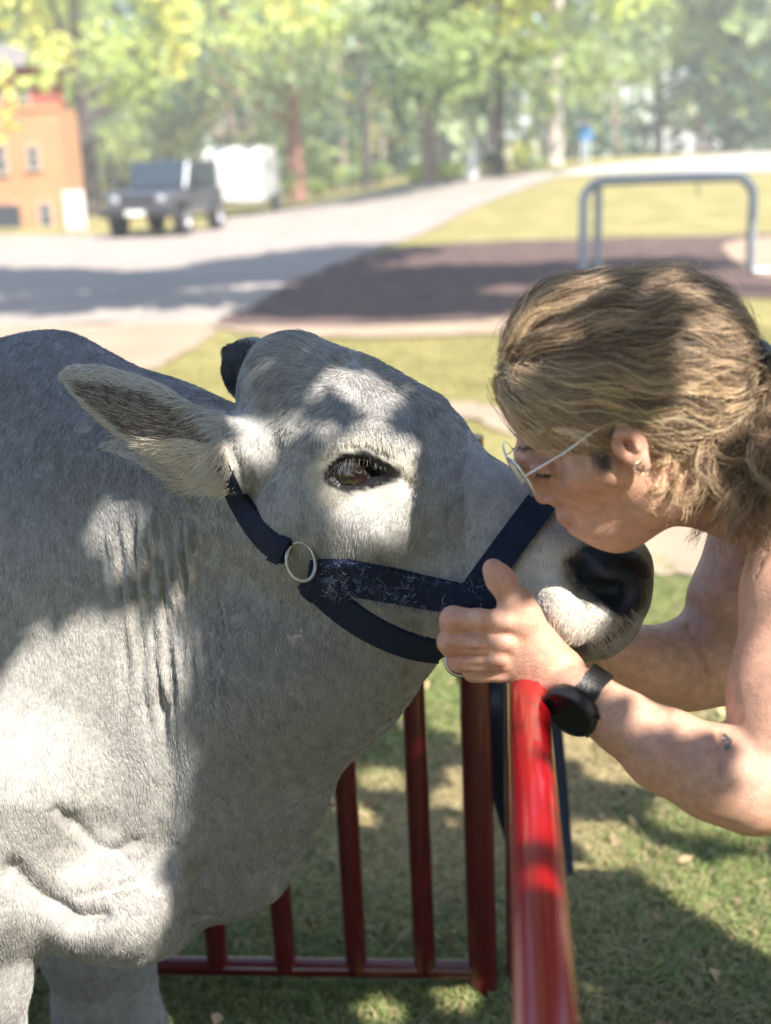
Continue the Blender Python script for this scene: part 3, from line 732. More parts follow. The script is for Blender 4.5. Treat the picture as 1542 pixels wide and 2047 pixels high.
# navy cloth hanging from the top rail behind the posts
m_cloth = mat('navy_cloth', (0.012, 0.020, 0.040), 0.92, var=0.3, scale=120, bump=0.4, bscale=500)
cd_ = FENCE_R[1] + 0.13
tl, tr_, bl, brr = P(912, 1352, cd_), P(1118, 1352, cd_), P(1030, 1752, cd_), P(1150, 1760, cd_)
cloth = empty('hanging_cloth', ((bl[0] + brr[0]) / 2, cd_, 0), 'dark navy cloth hanging behind the red fence posts', 'cloth')
nu, nv = 18, 28; V = []; F = []
t0l = tl + (tl - bl) * 0.62; t0r = tr_ + (tr_ - brr) * 0.62
for j in range(nv + 1):
    t = j / nv
    a = t0l + (bl - t0l) * t; b = t0r + (brr - t0r) * t
    for i in range(nu + 1):
        s = i / nu; p = a + (b - a) * s
        p = p + np.array([0, 0.012 * math.sin(s * 13 + 1.2 * t) * (0.35 + t * 0.5) + 0.006 * math.sin(t * 9 + s * 4), (0.008 * math.sin(s * 9) if j == nv else 0)]); V.append(p)
V = np.array(V); Vb = V + np.array([0, 0.006, 0]); o = len(V); w1 = nu + 1
for j in range(nv):
    for i in range(nu):
        a = j * w1 + i; F.append((a, a + w1, a + w1 + 1, a + 1)); F.append((o + a, o + a + 1, o + a + w1 + 1, o + a + w1))
    for e in (j * w1, j * w1 + nu): F.append((e, e + w1, o + e + w1, o + e))
for i in range(nu):
    for e in (i, nv * w1 + i): F.append((e, e + 1, o + e + 1, o + e))
mb = MB(); mb.add(np.concatenate([V, Vb]), F); mb.build("cloth", m_cloth, cloth)
# ================================================================== the cow
NEAR = (-0.30, -0.95, 0.0)
S = Sculpt()
# trunk, withers, hindquarters
S.rc((-0.52, 1.64, 0.84), 0.345, (-1.05, 1.70, 0.83), 0.37, 0.05, 0.74, world=True)
S.rc((-1.05, 1.70, 0.83), 0.37, (-1.62, 1.78, 0.86), 0.33, 0.10, 0.76, world=True)
S.el((-1.66, 1.79, 0.93), (0.27, 0.24, 0.27), world=True, k=0.1)
S.chain([(20, 800, 1.64, 108), (110, 792, 1.62, 104), (215, 872, 1.58, 110), (330, 915, 1.54, 112), (420, 950, 1.48, 112)], k=0.06)
# neck and shoulder
S.rc((150, 1110, 1.60), 300, (540, 1060, 1.43), 185, 0.10, 0.62)
S.rc((95, 1330, 1.53), 205, (150, 1620, 1.50), 165, 0.05, 0.62)
S.rc((260, 1300, 1.50), 200, (400, 1480, 1.47), 182, 0.07, 0.6)
# throat and dewlap
S.chain([(778, 1262, 1.34, 95), (690, 1290, 1.37, 118), (584, 1360, 1.40, 142), (452, 1572, 1.46, 146), (448, 1684, 1.48, 122)], k=0.07, st=0.62)
S.rc((330, 1600, 1.50), 170, (430, 1740, 1.49), 100, 0.06, 0.7)
# brisket pouches
S.chain([(70, 1745, 1.46, 125), (190, 1790, 1.43, 128), (272, 1805, 1.43, 130)], k=0.035, st=0.8)
S.el((215, 1838, 1.37), (105, 70, 78), k=0.03)
S.rc((300, 1790, 1.48), 90, (315, 1835, 1.48), 72, 0.03, 0.8)
# front legs
S.chain([(40, 1560, 1.43, 165), (-5, 1760, 1.40, 100), (-18, 1940, 1.42, 66), (-22, 2140, 1.44, 70), (-22, 2330, 1.45, 48), (-20, 2440, 1.46, 58)], k=0.05)
S.chain([(190, 1700, 1.74, 150), (178, 1870, 1.74, 88), (180, 2010, 1.75, 58), (180, 2080, 1.76, 62)], k=0.05)
S.rc((-0.445, 1.765, 0.20), 0.036, (-0.43, 1.76, 0.05), 0.050, 0.03, world=True)
S.rc((-0.42, 1.75, 0.32), 0.044, (-0.445, 1.765, 0.20), 0.036, 0.03, world=True)
# hind legs and tail
for yy in (1.60, 1.96):
    S.rc((-1.66, yy, 0.80), 0.17, (-1.60, yy, 0.56), 0.10, 0.06, world=True)
    S.rc((-1.60, yy, 0.56), 0.10, (-1.76, yy, 0.38), 0.055, 0.05, world=True)
    S.rc((-1.76, yy, 0.38), 0.055, (-1.72, yy, 0.12), 0.042, 0.04, world=True)
    S.rc((-1.72, yy, 0.12), 0.042, (-1.69, yy, 0.04), 0.055, 0.03, world=True)
S.rc((-1.88, 1.80, 1.02), 0.035, (-1.94, 1.81, 0.45), 0.02, 0.04, world=True)
S.el((-1.94, 1.81, 0.40), (0.035, 0.035, 0.09), world=True, k=0.02)
# skull
S.rc((585, 757, 1.42), 84, (655, 806, 1.41), 84, 0.04, 1.15, NEAR)
S.rc((585, 790, 1.42), 82, (690, 868, 1.40), 128, 0.05, 1.3, NEAR)
S.rc((690, 868, 1.40), 128, (800, 920, 1.37), 128, 0.05, 1.25, NEAR)
S.rc((800, 920, 1.37), 128, (985, 1050, 1.30), 97, 0.04, 0.98, NEAR)
S.rc((985, 1050, 1.30), 97, (1085, 1118, 1.275), 98, 0.04, 0.95, NEAR)
S.rc((1090, 1140, 1.27), 100, (1185, 1180, 1.25), 104, 0.04, 1.05, NEAR)
S.rc((1120, 1120, 1.275), 72, (1232, 1132, 1.275), 70, 0.03, 1.1, NEAR)       # nose pad, far wing
S.el((1225, 1175, 1.225), (62, 60, 70), k=0.03)
S.el((1135, 1225, 1.20), (48, 48, 62), k=0.03)                            # hanging upper lip
S.rc((560, 1010, 1.40), 100, (640, 1040, 1.38), 118, 0.05, 1.0, NEAR)
S.rc((640, 1040, 1.38), 118, (800, 1135, 1.33), 112, 0.05, 0.92, NEAR)      # jaw
S.rc((800, 1135, 1.33), 112, (980, 1190, 1.295), 98, 0.05, 0.85, NEAR)
S.rc((980, 1190, 1.295), 98, (1150, 1240, 1.26), 66, 0.04, 0.9, NEAR)
S.rc((1120, 1245, 1.265), 60, (1195, 1240, 1.25), 58, 0.03, 0.9, NEAR)      # lower lip / chin
S.el((640, 1045, 1.30), (110, 70, 105), k=0.04)                             # masseter
S.rc((860, 1010, 1.275), 30, (760, 1060, 1.27), 44, 0.05, 1.0)              # facial crest
# brow, socket, lids
S.rc((665, 900, 1.300), 34, (765, 905, 1.275), 30, 0.06)
S.el((718, 944, 1.258), (62, 48, 36), k=0.015, cut=True)
S.chain([(648, 950, 1.290, 8), (664, 922, 1.281, 9), (698, 903, 1.274, 10), (742, 908, 1.267, 9), (772, 930, 1.266, 8), (792, 948, 1.270, 6)], k=0.012)
S.chain([(648, 950, 1.290, 8), (668, 976, 1.280, 8), (704, 980, 1.272, 8), (745, 969, 1.268, 7), (792, 950, 1.270, 6)], k=0.012)
# ears
ex = P(150, 750, 1.40) - P(460, 905, 1.33); ex /= np.linalg.norm(ex)
en = np.array([-0.20, -0.93, -0.25]); en -= ex * (en @ ex); en /= np.linalg.norm(en); ev = np.cross(ex, en)
S.rc((520, 890, 1.37), 66, (440, 905, 1.345), 56, 0.03)
S.el((322, 848, 1.365), (205, 32, 76), axes=(ex, en, ev), k=0.03)
S.rc((300, 830, 1.365), 40, (150, 752, 1.40), 16, 0.02, 0.6)
S.rc((440, 905, 1.34), 50, (462, 955, 1.335), 22, 0.02)
S.el(tuple(proj(P(325, 852, 1.365) + en * 0.028)[:2]) + (1.335,), (165, 26, 50), axes=(ex, en, ev), k=0.012, cut=True)
fx = P(452, 705, 1.60) - P(540, 770, 1.50); fx /= np.linalg.norm(fx)
S.rc((540, 770, 1.49), 40, (500, 735, 1.56), 46, 0.02, 0.5)
S.rc((500, 735, 1.56), 46, (462, 706, 1.62), 20, 0.02, 0.5)
# nostril, mouth
S.chain([(1148, 1132, 1.19, 15), (1165, 1160, 1.18, 22), (1205, 1183, 1.175, 26), (1232, 1200, 1.18, 18)], k=0.012, cut=True)
S.chain([(1112, 1291, 1.225, 5), (1165, 1296, 1.195, 6), (1215, 1278, 1.185, 6), (1262, 1242, 1.195, 5)], k=0.008, cut=True)
COW_H = 0.0041 if not globals().get('QUICK') else 0.008
cowV, cowF = S.mesh(COW_H, (-2.06, 1.05, -0.01), (0.36, 2.12, 1.36))
cowN = vnormals(cowV, cowF)
cx, cy, cz = proj(cowV)
facing = (cowN * (CAM - cowV)).sum(1) / np.linalg.norm(CAM - cowV, axis=1)

# skin folds of the neck: grooves and soft bulges pushed in along the normals
fold = np.zeros(len(cowV))
FOLDS = [[(232, 985), (238, 1090), (244, 1230), (250, 1370), (246, 1450)], [(262, 1000), (268, 1110), (276, 1250), (288, 1385), (300, 1480)],
         [(290, 1010), (298, 1120), (306, 1260), (320, 1400), (326, 1530)], [(312, 1020), (322, 1130), (332, 1270), (346, 1400), (352, 1520)],
         [(338, 1010), (346, 1120), (356, 1240), (370, 1370), (382, 1480)], [(362, 1015), (370, 1110), (378, 1230), (392, 1360)],
         [(388, 1020), (394, 1110), (402, 1220), (414, 1330)], [(416, 1030), (422, 1120), (430, 1220)], [(446, 1040), (452, 1110), (458, 1180)],
         [(205, 1040), (208, 1110), (214, 1200)], [(185, 1060), (188, 1140), (196, 1230)], [(326, 1120), (340, 1260), (358, 1400)], [(354, 1080), (366, 1200), (384, 1330), (396, 1440)], [(402, 1100), (412, 1220), (428, 1340), (436, 1420)], [(430, 1110), (442, 1220), (456, 1310)]]
for i, pl in enumerate(FOLDS):
    pl = [tuple(q) for q in spline([np.array(p, float) for p in pl], 5)]
    d = seg_dist(cx, cy, pl)
    dj = d + 5 * np.sin(cy / 37.0 + i * 2) 
    taper = smooth01((cy - pl[0][1] + 10) / 90) * smooth01((pl[-1][1] + 15 - cy) / 110) * (0.75 + 0.4 * np.sin(cy / 60.0 + i * 1.7))
    fold -= taper * ((0.0058 if i in (1, 2, 3) else 0.0046) * np.exp(-(dj / 6.0) ** 2) - 0.0020 * np.exp(-((dj - 16) / 9.0) ** 2))
for pl, a, wd in (([(30, 1745), (90, 1800), (150, 1835), (200, 1830)], 0.020, 24), ([(150, 1640), (190, 1690), (245, 1715)], 0.008, 13),
                  ([(230, 1700), (262, 1690)], 0.008, 13), ([(150, 1790), (210, 1775), (270, 1757)], 0.004, 9), ([(395, 1760), (400, 1850)], 0.012, 20),
                  ([(118, 1622), (150, 1660)], 0.006, 12), ([(322, 1420), (338, 1560), (322, 1690), (300, 1760)], 0.010, 30)):
    fold -= a * np.exp(-(seg_dist(cx, cy, pl) / wd) ** 2)
# whorl dip, tear gland groove, brow crease, ear root crease
fold -= 0.005 * np.exp(-(np.hypot(cx - 703, cy - 726) / 14) ** 2)
fold -= 0.006 * np.exp(-(seg_dist(cx, cy, [(800, 955), (850, 990), (862, 1060)]) / 16) ** 2)
fold -= 0.003 * np.exp(-(seg_dist(cx, cy, [(690, 893), (730, 893), (775, 912)]) / 6) ** 2)
fold -= 0.006 * np.exp(-(seg_dist(cx, cy, [(452, 860), (480, 930), (486, 965)]) / 9) ** 2)
fold -= 0.030 * np.exp(-(seg_dist(cx, cy, [(1150, 1136), (1170, 1166), (1210, 1188), (1240, 1190)]) / 24) ** 2)
fold += 0.004 * np.exp(-(seg_dist(cx, cy, [(1128, 1128), (1150, 1172), (1190, 1206)]) / 10) ** 2)
fold *= np.clip(facing * 2.2, 0, 1) * (cy > 700)
fold += 0.0028 * noise3(cowV, 3, 24, 14) * np.clip((1250 - cx) / 400, 0, 1) * np.clip((cy - 1000) / 300, 0.15, 1)
cowV = cowV + cowN * fold[:, None]
cowN = vnormals(cowV, cowF)
cow_bvh = bvh_of(cowV, cowF)
cx, cy, cz = proj(cowV)

# hide colour by anatomy, with shade mixed in on hump and neck
coat = np.tile(np.array([0.352, 0.346, 0.338]), (len(cowV), 1))
n1 = noise3(cowV, 5, 24, 9); n2 = noise3(cowV, 6, 24, 30)
def blend(mask, c):
    global coat
    coat = coat * (1 - mask[:, None]) + np.array(c) * mask[:, None]
def blob(x, y, r, soft=0.5): return 1 - smooth01((np.hypot(cx - x, cy - y) - r * (1 - soft)) / (2 * r * soft))
blend(np.clip(0.35 * n1 + 0.35, 0, 1) * 0.35, (0.30, 0.275, 0.255))
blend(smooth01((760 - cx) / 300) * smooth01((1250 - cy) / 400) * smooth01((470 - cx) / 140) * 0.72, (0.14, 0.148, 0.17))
blend(smooth01((cx - 330) / 60) * smooth01((900 - cx) / 100) * smooth01((cy - 1080) / 160) * 0.55, (0.22, 0.21, 0.205))   # smoky hump and neck, both deepened with painted shade
blend(np.clip(blob(620, 740, 120), 0, 1) * 0.15, (0.36, 0.36, 0.37))
face = facing > -0.2
blend(blob(950, 990, 120) * 0.35, (0.30, 0.275, 0.255))
lid = seg_dist(cx, cy, [(660, 950), (690, 918), (730, 913), (765, 935), (788, 950), (745, 962), (700, 974), (665, 962), (660, 950)])
eye_in = (((cx - 720) / 68) ** 2 + ((cy - 943 - (cx - 722) * 0.02) / 34) ** 2) < 1
blend((1 - smooth01((lid - 9) / 10)) * face * (np.abs(cy - 945) < 60), (0.018, 0.016, 0.017))
blend(eye_in * face * 1.0, (0.012, 0.011, 0.012))
# pale mealy ring round eye and muzzle
ring = np.exp(-((lid - 30) / 20) ** 2) * (lid > 14) * (np.hypot(cx - 720, cy - 945) < 110)
blend(ring * 0.6 * face, (0.62, 0.56, 0.47))
blend(blob(1095, 1200, 125, 0.35) * 0.75, (0.66, 0.60, 0.52))
# black nose pad
pad = [(1126, 1118), (1165, 1086), (1250, 1078), (1320, 1040), (1330, 1120), (1298, 1215), (1256, 1246), (1222, 1230), (1188, 1204), (1148, 1172)]
def inside(poly):
    r = np.zeros(len(cx), bool); j = len(poly) - 1
    for i in range(len(poly)):
        (xi, yi), (xj, yj) = poly[i], poly[j]
        r ^= ((yi > cy) != (yj > cy)) & (cx < (xj - xi) * (cy - yi) / (yj - yi + 1e-9) + xi); j = i
    return r
padm = inside(pad) & (cz < 1.5)
pd = seg_dist(cx, cy, pad + pad[:1]); padw = np.where(padm, smooth01((pd + 6) / 16), 1 - smooth01((pd + 4) / 12)) * (cz < 1.5)
blend(padw * (cx > 1100), (0.012, 0.014, 0.018))
blend((1 - smooth01((seg_dist(cx, cy, [(1112, 1291), (1165, 1296), (1215, 1278), (1262, 1242)]) - 3) / 7)) * 0.6, (0.05, 0.04, 0.035))
earm = inside([(148, 762), (205, 770), (310, 792), (410, 845), (436, 900), (400, 925), (330, 925), (240, 856), (160, 792)]) & (facing > 0.0) & (cz < 1.5)
blend(earm * 0.80, (0.105, 0.082, 0.074))
farear = (cx > 440) & (cx < 530) & (cy > 680) & (cy < 775) & (cz > 1.50)
blend(farear * 0.92, (0.04, 0.045, 0.055))
hoof = (cowV[:, 2] < 0.075)
blend(hoof * 1.0, (0.05, 0.045, 0.04))
skinless = np.clip(padw * (cx > 1100) + (lid < 8) * face * (np.abs(cy - 945) < 50) + eye_in * face, 0, 1)   # no hair here

m_hide = mat('cow_hide', rough=0.75, attr='tint', var=0.18, scale=60, bump=0.25, bscale=240, spec=0.25)
# wet black pad: glossier
tn = m_hide.node_tree; atn = tn.nodes.new('ShaderNodeAttribute'); atn.attribute_name = 'wet'
mr = tn.nodes.new('ShaderNodeMapRange'); mr.inputs[3].default_value = 0.8; mr.inputs[4].default_value = 0.30
tn.links.new(atn.outputs['Fac'], mr.inputs[0]); tn.links.new(mr.outputs[0], tn.nodes['Principled BSDF'].inputs['Roughness'])
cow = empty('cow', (-0.5, 1.6, 0), 'pale grey cow in a dark navy halter being kissed on the nose', 'cow')
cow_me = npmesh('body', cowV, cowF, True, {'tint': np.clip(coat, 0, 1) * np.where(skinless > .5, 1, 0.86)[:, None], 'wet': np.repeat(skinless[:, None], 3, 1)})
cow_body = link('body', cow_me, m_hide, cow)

# eye
ec, enn = hit(cow_bvh, 712, 944)
d_eye = rays(712, 944); d_eye /= np.linalg.norm(d_eye)
EYE = P(709, 943, 1.277) + d_eye * 0.012
m_eye = mat('eye_gloss', (0.012, 0.008, 0.007), 0.04, coat=1.0)
m_iris = mat('eye_iris', (0.012, 0.006, 0.005), 0.08, coat=1.0)
mb = MB()
prof = [(0.026 * math.sin(a), 0.0255 * math.cos(a)) for a in np.linspace(0.001, math.pi - 0.001, 20)]
mb.lathe(prof, EYE, -d_eye, 32)
eyeo = mb.build('eye', m_eye, cow)
mb = MB(); ia = (-d_eye + _r * 0.42 + _u * 0.10); ia /= np.linalg.norm(ia)
mb.lathe([(0.0264 * math.sin(a), 0.0262 * math.cos(a)) for a in np.linspace(0.28, 0.62, 8)], EYE, ia, 28)
io = mb.build('iris', m_iris, eyeo)
# ================================================================== halter
def strap_on(bv, pts, width, thick=0.0035, nsub=6, lift=0.003, across=5):
    """a band lying on a surface: pts = [(px, py)], width px or list"""
    c = spline([np.array(p, float) for p in pts], nsub); m = len(c)
    wd = np.interp(np.linspace(0, 1, m), np.linspace(0, 1, len(width)), width) if hasattr(width, '__len__') else [width] * m
    top = []; prev = [None] * across
    for i in range(m):
        t = c[min(i + 1, m - 1)] - c[max(i - 1, 0)]; t /= np.linalg.norm(t); nrm = np.array([-t[1], t[0]])
        row = []
        for j in range(across):
            q = c[i] + nrm * wd[i] * (j / (across - 1) - 0.5)
            h, nn = hit(bv, q[0], q[1])
            if h is None or depth_of(h) > 1.55: h, nn = (prev[j] if prev[j] is not None else (P(q[0], q[1], 1.3), np.array([0, -1.0, 0])))
            prev[j] = (h, nn); row.append(h)
        top.append(row)
    T_ = np.array(top)
    # straighten across: the webbing bridges small hollows
    T_ = 0.45 * T_ + 0.55 * (T_[:, :1] + (T_[:, -1:] - T_[:, :1]) * np.linspace(0, 1, across)[None, :, None])
    for _ in range(6): T_[1:-1] = (T_[:-2] + 2 * T_[1:-1] + T_[2:]) / 4
    d1 = np.gradient(T_, axis=0); d2 = np.gradient(T_, axis=1); N_ = np.cross(d1, d2); N_ /= np.linalg.norm(N_, axis=2, keepdims=True) + 1e-12
    flip = np.sign((N_ * (CAM - T_)).sum(2))[..., None]; N_ = N_ * flip
    up = T_ + N_ * (lift + thick); lo = T_ + N_ * (lift - 0.006)
    edge = np.abs(np.linspace(-1, 1, across)) > 0.99
    up[:, edge] -= N_[:, edge] * 0.0012
    n = across; V = np.concatenate([up.reshape(-1, 3), lo.reshape(-1, 3)]); o = m * n; F = []
    for i in range(m - 1):
        for j in range(n - 1):
            a = i * n + j; F.append((a, a + 1, a + n + 1, a + n)); F.append((o + a, o + a + n, o + a + n + 1, o + a + 1))
        F.append((i * n, (i + 1) * n, o + (i + 1) * n, o + i * n)); b_ = i * n + n - 1; F.append((b_, o + b_, o + b_ + n, b_ + n))
    for j in range(n - 1):
        F.append((j, o + j, o + j + 1, j + 1)); e = (m - 1) * n + j; F.append((e, e + 1, o + e + 1, o + e))
    return V, F, up, N_
m_web = mat('navy_webbing', (0.010, 0.017, 0.040), 0.82, var=0.35, scale=260, bump=0.5, bscale=900, spec=0.2)
m_ring = mat('nickel_ring', (0.42, 0.40, 0.36), 0.28, 1.0)
halter = empty('halter', P(700, 1160, 1.26), 'dark navy webbing halter with worn fleecy cheek strap and metal rings on the cow', 'halter')
def add_strap(nm, pts, wd, **k):
    V, F, up, N_ = strap_on(cow_bvh, pts, wd, **k)
    mb = MB(); mb.add(V, F); o = mb.build(nm, m_web, halter); return o, up, N_
_, up_thr, _ = add_strap('throat_strap', [(618, 1150), (672, 1204), (740, 1252), (815, 1286), (870, 1298), (905, 1302)], [50, 52, 52, 48, 42, 36])
_, up_chk, n_chk = add_strap('cheek_strap', [(632, 1146), (700, 1150), (780, 1166), (870, 1186), (960, 1200), (1018, 1208)], [58, 66, 66, 60, 58, 58], lift=0.005)
_, up_crw, _ = add_strap('crown_strap', [(445, 925), (468, 982), (500, 1032), (545, 1085), (580, 1104)], [26, 30, 40, 44, 44])
# noseband: a loop right round the nose
A0, A1 = P(1090, 1000, 1.27), P(968, 1165, 1.27)
C0 = P(1020, 1090, 1.285); uu = A0 - A1; uu /= np.linalg.norm(uu); vv = np.array([-0.34, -0.94, -0.02]); vv -= uu * (vv @ uu); vv /= np.linalg.norm(vv)
nrm = np.cross(uu, vv); nrm /= np.linalg.norm(nrm)
ringV = []; nseg = 56; acr = 4; hw = RM(29, C0)
for k in range(nseg):
    th = 2 * math.pi * k / nseg; d = math.cos(th) * uu + math.sin(th) * vv; row = []
    for j in range(acr):
        o = C0 + nrm * hw * (2 * j / (acr - 1) - 1)
        r = cow_bvh.ray_cast(Vector((o + d * 0.35).tolist()), Vector((-d).tolist()), 0.35)
        row.append(np.array(r[0]) if r[0] is not None else o + d * 0.07)
    ringV.append(row)
ringV = np.array(ringV)
rad = ((ringV - C0) ** 2).sum(2) ** .5
inpl = ringV - C0; axl = (inpl @ nrm)[..., None] * nrm; rdl = inpl - axl; ln = np.linalg.norm(rdl, axis=2, keepdims=True)
ringV = C0 + axl + rdl / ln * np.minimum(ln, np.minimum(np.median(ln) * 1.22, 0.082))
for _ in range(4): ringV = (np.roll(ringV, 1, 0) + 2 * ringV + np.roll(ringV, -1, 0)) / 4
dirs = ringV - C0; dirs -= (dirs @ nrm)[..., None] * nrm; dirs /= np.linalg.norm(dirs, axis=2, keepdims=True)
up = ringV + dirs * 0.0085; lo_ = ringV - dirs * 0.002
V = np.concatenate([up.reshape(-1, 3), lo_.reshape(-1, 3)]); o_ = nseg * acr; F = []
for i in range(nseg):
    i2 = (i + 1) % nseg
    for j in range(acr - 1):
        a, b = i * acr + j, i2 * acr + j; F += [(a, a + 1, b + 1, b), (o_ + a, o_ + b, o_ + b + 1, o_ + a + 1)]
    a, b = i * acr, i2 * acr; F.append((a, b, o_ + b, o_ + a)); a += acr - 1; b += acr - 1; F.append((a, o_ + a, o_ + b, b))
mb = MB(); mb.add(V, F); mb.build('noseband', m_web, halter)
# rings
def ring_at(nm, px, py, rx, ry, wire, tilt=0.0, lift=0.008):
    h, nn = hit(cow_bvh, px, py)
    if h is None: h = P(px, py, 1.25)
    c = h - _f * lift; pts = []
    for a in np.linspace(0, 2 * math.pi, 36, endpoint=False):
        x, y = rx * math.cos(a), ry * math.sin(a)
        q = RM(1, c) * ((x * math.cos(tilt) - y * math.sin(tilt)) * (_r - 0.0 * _f) + (x * math.sin(tilt) + y * math.cos(tilt)) * (_u + 0.15 * _f))
        pts.append(c + q)
    mb = MB(); mb.tube(pts, RM(wire, c), 10, closed=True); return mb.build(nm, m_ring, halter)
ring_at('ring', 604, 1122, 28, 39, 4.0, 0.25, 0.014)
rg = MB(); c = P(921, 1322, 1.19); rg.tube([c + RM(29, c) * (math.cos(a) * _r + 0.95 * math.sin(a) * _u + 0.1 * math.sin(a) * _f) for a in np.linspace(0, 2 * math.pi, 32, endpoint=False)], RM(4.5, c), 10, closed=True)
rg.build('ring', m_ring, halter)
# keepers: stitched loops where webbing folds over the ring
for (pts, wd) in (([(556, 1090), (576, 1098)], 46), ([(620, 1180), (648, 1150)], 34), ([(628, 1165), (632, 1120)], 22)):
    V, F, _, _ = strap_on(cow_bvh, pts, wd, thick=0.008, lift=0.004)
    mb = MB(); mb.add(V, F); mb.build('keeper', m_web, halter)
# frayed fleece threads
m_thread = mat('frayed_threads', (0.4, 0.42, 0.5), 0.9, attr='tint', spec=0.1)
nf = 520; pts = np.zeros((nf, 4, 3)); cl = np.zeros((nf, 3))
mm, aa = up_chk.shape[:2]
for i in range(nf):
    s_ = rng.choice(3, p=[0.55, 0.33, 0.12])
    u = rng.uniform(0.02, 0.55) if s_ == 0 else rng.uniform(0.0, 0.85); v = (rng.uniform(0.25, 1.0) if s_ == 0 else rng.choice([0.0, 1.0]) if s_ == 1 else rng.uniform(0, 1))
    p0 = up_chk[int(u * (mm - 1)), int(round(v * (aa - 1)))] + rng.normal(0, 0.0028, 3) * (1 if s_ != 1 else .4); n0 = n_chk[int(u * (mm - 1)), int(round(v * (aa - 1)))]
    d = rng.normal(0, 1, 3); d -= n0 * (d @ n0); d /= np.linalg.norm(d); L_ = rng.uniform(0.003, 0.011)
    for k in range(4):
        pts[i, k] = p0 + n0 * (0.0008 + 0.0012 * math.sin(k)) + d * L_ * k / 3
        d = d + rng.normal(0, 0.45, 3); d -= n0 * (d @ n0) * 0.8; d /= np.linalg.norm(d)
    cl[i] = np.array([0.24, 0.29, 0.42]) * rng.uniform(0.1, 1.2) if rng.random() < 0.6 else np.array([0.05, 0.08, 0.18])
hair('frayed_threads', pts, [0.00024, 0.00024, 0.0002, 0.00012], cl, m_thread, halter)

# ================================================================== fur
m_fur = mat('cow_fur', rough=0.62, attr='tint', spec=0.25)
vw = (cx > -60) & (cx < 1400) & (cy > 620) & (cy < 2090)
fa = cowF
fc_cx = cx[fa].mean(1); fc_cy = cy[fa].mean(1)
fN = np.cross(cowV[fa[:, 2]] - cowV[fa[:, 0]], cowV[fa[:, 3]] - cowV[fa[:, 1]]); area = np.linalg.norm(fN, axis=1) / 2; fN /= (2 * area)[:, None] + 1e-12
fface = facing[fa].mean(1)
fsk = skinless[fa].mean(1)
wgt = area * np.where(vw[fa].all(1), np.where(fface > -0.15, 1.0, 0.2), 0.03) * (fsk < 0.5)
wgt *= np.where((fc_cx > 430) & (fc_cy < 1340), 1.7, 1.0)
head_noeye = ~((np.abs(((fc_cx - 720) / 84)) ** 2 + ((fc_cy - 938) / 50) ** 2 < 1) & (fface > -.2))
wgt *= head_noeye
NF = 430000 if not globals().get('QUICK') else 40000
fi = rng.choice(len(fa), NF, p=wgt / wgt.sum())
u = rng.random((NF, 1)); v = rng.random((NF, 1)); q = fa[fi]
root = (1-u)*(1-v)*cowV[q[:,0]] + u*(1-v)*cowV[q[:,1]] + u*v*cowV[q[:,2]] + (1-u)*v*cowV[q[:,3]]
nor = (1-u)*(1-v)*cowN[q[:,0]] + u*(1-v)*cowN[q[:,1]] + u*v*cowN[q[:,2]] + (1-u)*v*cowN[q[:,3]]
nor /= np.linalg.norm(nor, axis=1)[:, None]
tint = coat[q].mean(1); rx_, ry_, rz_ = proj(root); ff = facing[q].mean(1)
isear = (earm[q].mean(1) > 0.4)
# direction field in the picture plane (x right, y down)
dx = np.full(NF, -0.12); dy = np.full(NF, 1.0)
nzA = noise3(root, 21, 20, 22); nzB = noise3(root, 22, 20, 60)
dx += 0.28 * nzA + 0.15 * nzB
wr = np.hypot(rx_ - 703, ry_ - 726); wk = np.clip(1.25 - wr / 210, 0, 1) * (rz_ < 1.62)
ang = math.radians(18); vx, vy = (rx_ - 703) / (wr + 1), (ry_ - 726) / (wr + 1)
vx, vy = vx * math.cos(ang) - vy * math.sin(ang), vx * math.sin(ang) + vy * math.cos(ang)
dx = dx * (1 - wk) + (vx + 0.22 * nzB) * wk; dy = dy * (1 - wk) + (vy + 0.12 * nzA) * wk
mz = np.clip((rx_ - 900) / 200, 0, 1) * (ry_ < 1330)
dx = dx * (1 - mz) + (-0.35 + 0.25 * nzB) * mz
br = np.clip((rx_ - 820) / 100, 0, 1) * np.clip((1020 - ry_) / 60, 0, 1)
dx -= 0.3 * br
earz = ((rx_ - 300) * 0.93 + (ry_ - 850) * 0.36) # along the ear
inear = (rx_ < 470) & (rx_ > 118) & (ry_ > 715) & (ry_ < 985) & (rz_ < 1.47) & (np.abs((ry_ - 845) - (rx_ - 310) * 0.52) < 100)
dx = np.where(inear, -0.95 + 0.15 * nzB, dx); dy = np.where(inear, -0.28 + 0.2 * nzB + np.clip((rx_ - 300) / 150, 0, 1) * 0.9, dy)
D3 = dx[:, None] * _r - dy[:, None] * _u
D3 -= (D3 * nor).sum(1)[:, None] * nor; D3 /= np.linalg.norm(D3, axis=1)[:, None] + 1e-9
L_ = np.full(NF, 0.0080)
L_ = np.where(wr < 190, 0.0115, L_); L_ = np.where((rx_ > 930) & (ry_ < 1330), 0.0050, L_); L_ = np.where((rx_ > 1000) & (ry_ < 1320) & (ry_ > 1240), 0.0075, L_)
eyd = np.hypot((rx_ - 720) / 1.4, ry_ - 940); L_ = np.where((eyd < 95) & (rz_ < 1.5), L_ * np.clip(eyd / 95, .35, 1), L_)
L_ = np.where(inear, 0.012, L_)
tuft = inear & (rx_ > 300) & (ry_ > 880); L_ = np.where(tuft, 0.021, L_)
rim = inear & ((ry_ - 845) - (rx_ - 310) * 0.52 < -48); L_ = np.where(rim, 0.015, L_)
L_ = L_ * rng.uniform(0.6, 1.25, NF)
lift = 0.20 + 0.16 * rng.random(NF) + np.where(wr < 190, 0.12, 0)
lift = np.where(inear, 0.28, lift)
k = 4; pts = np.zeros((NF, k, 3)); jit = rng.normal(0, 0.10, (NF, 3))
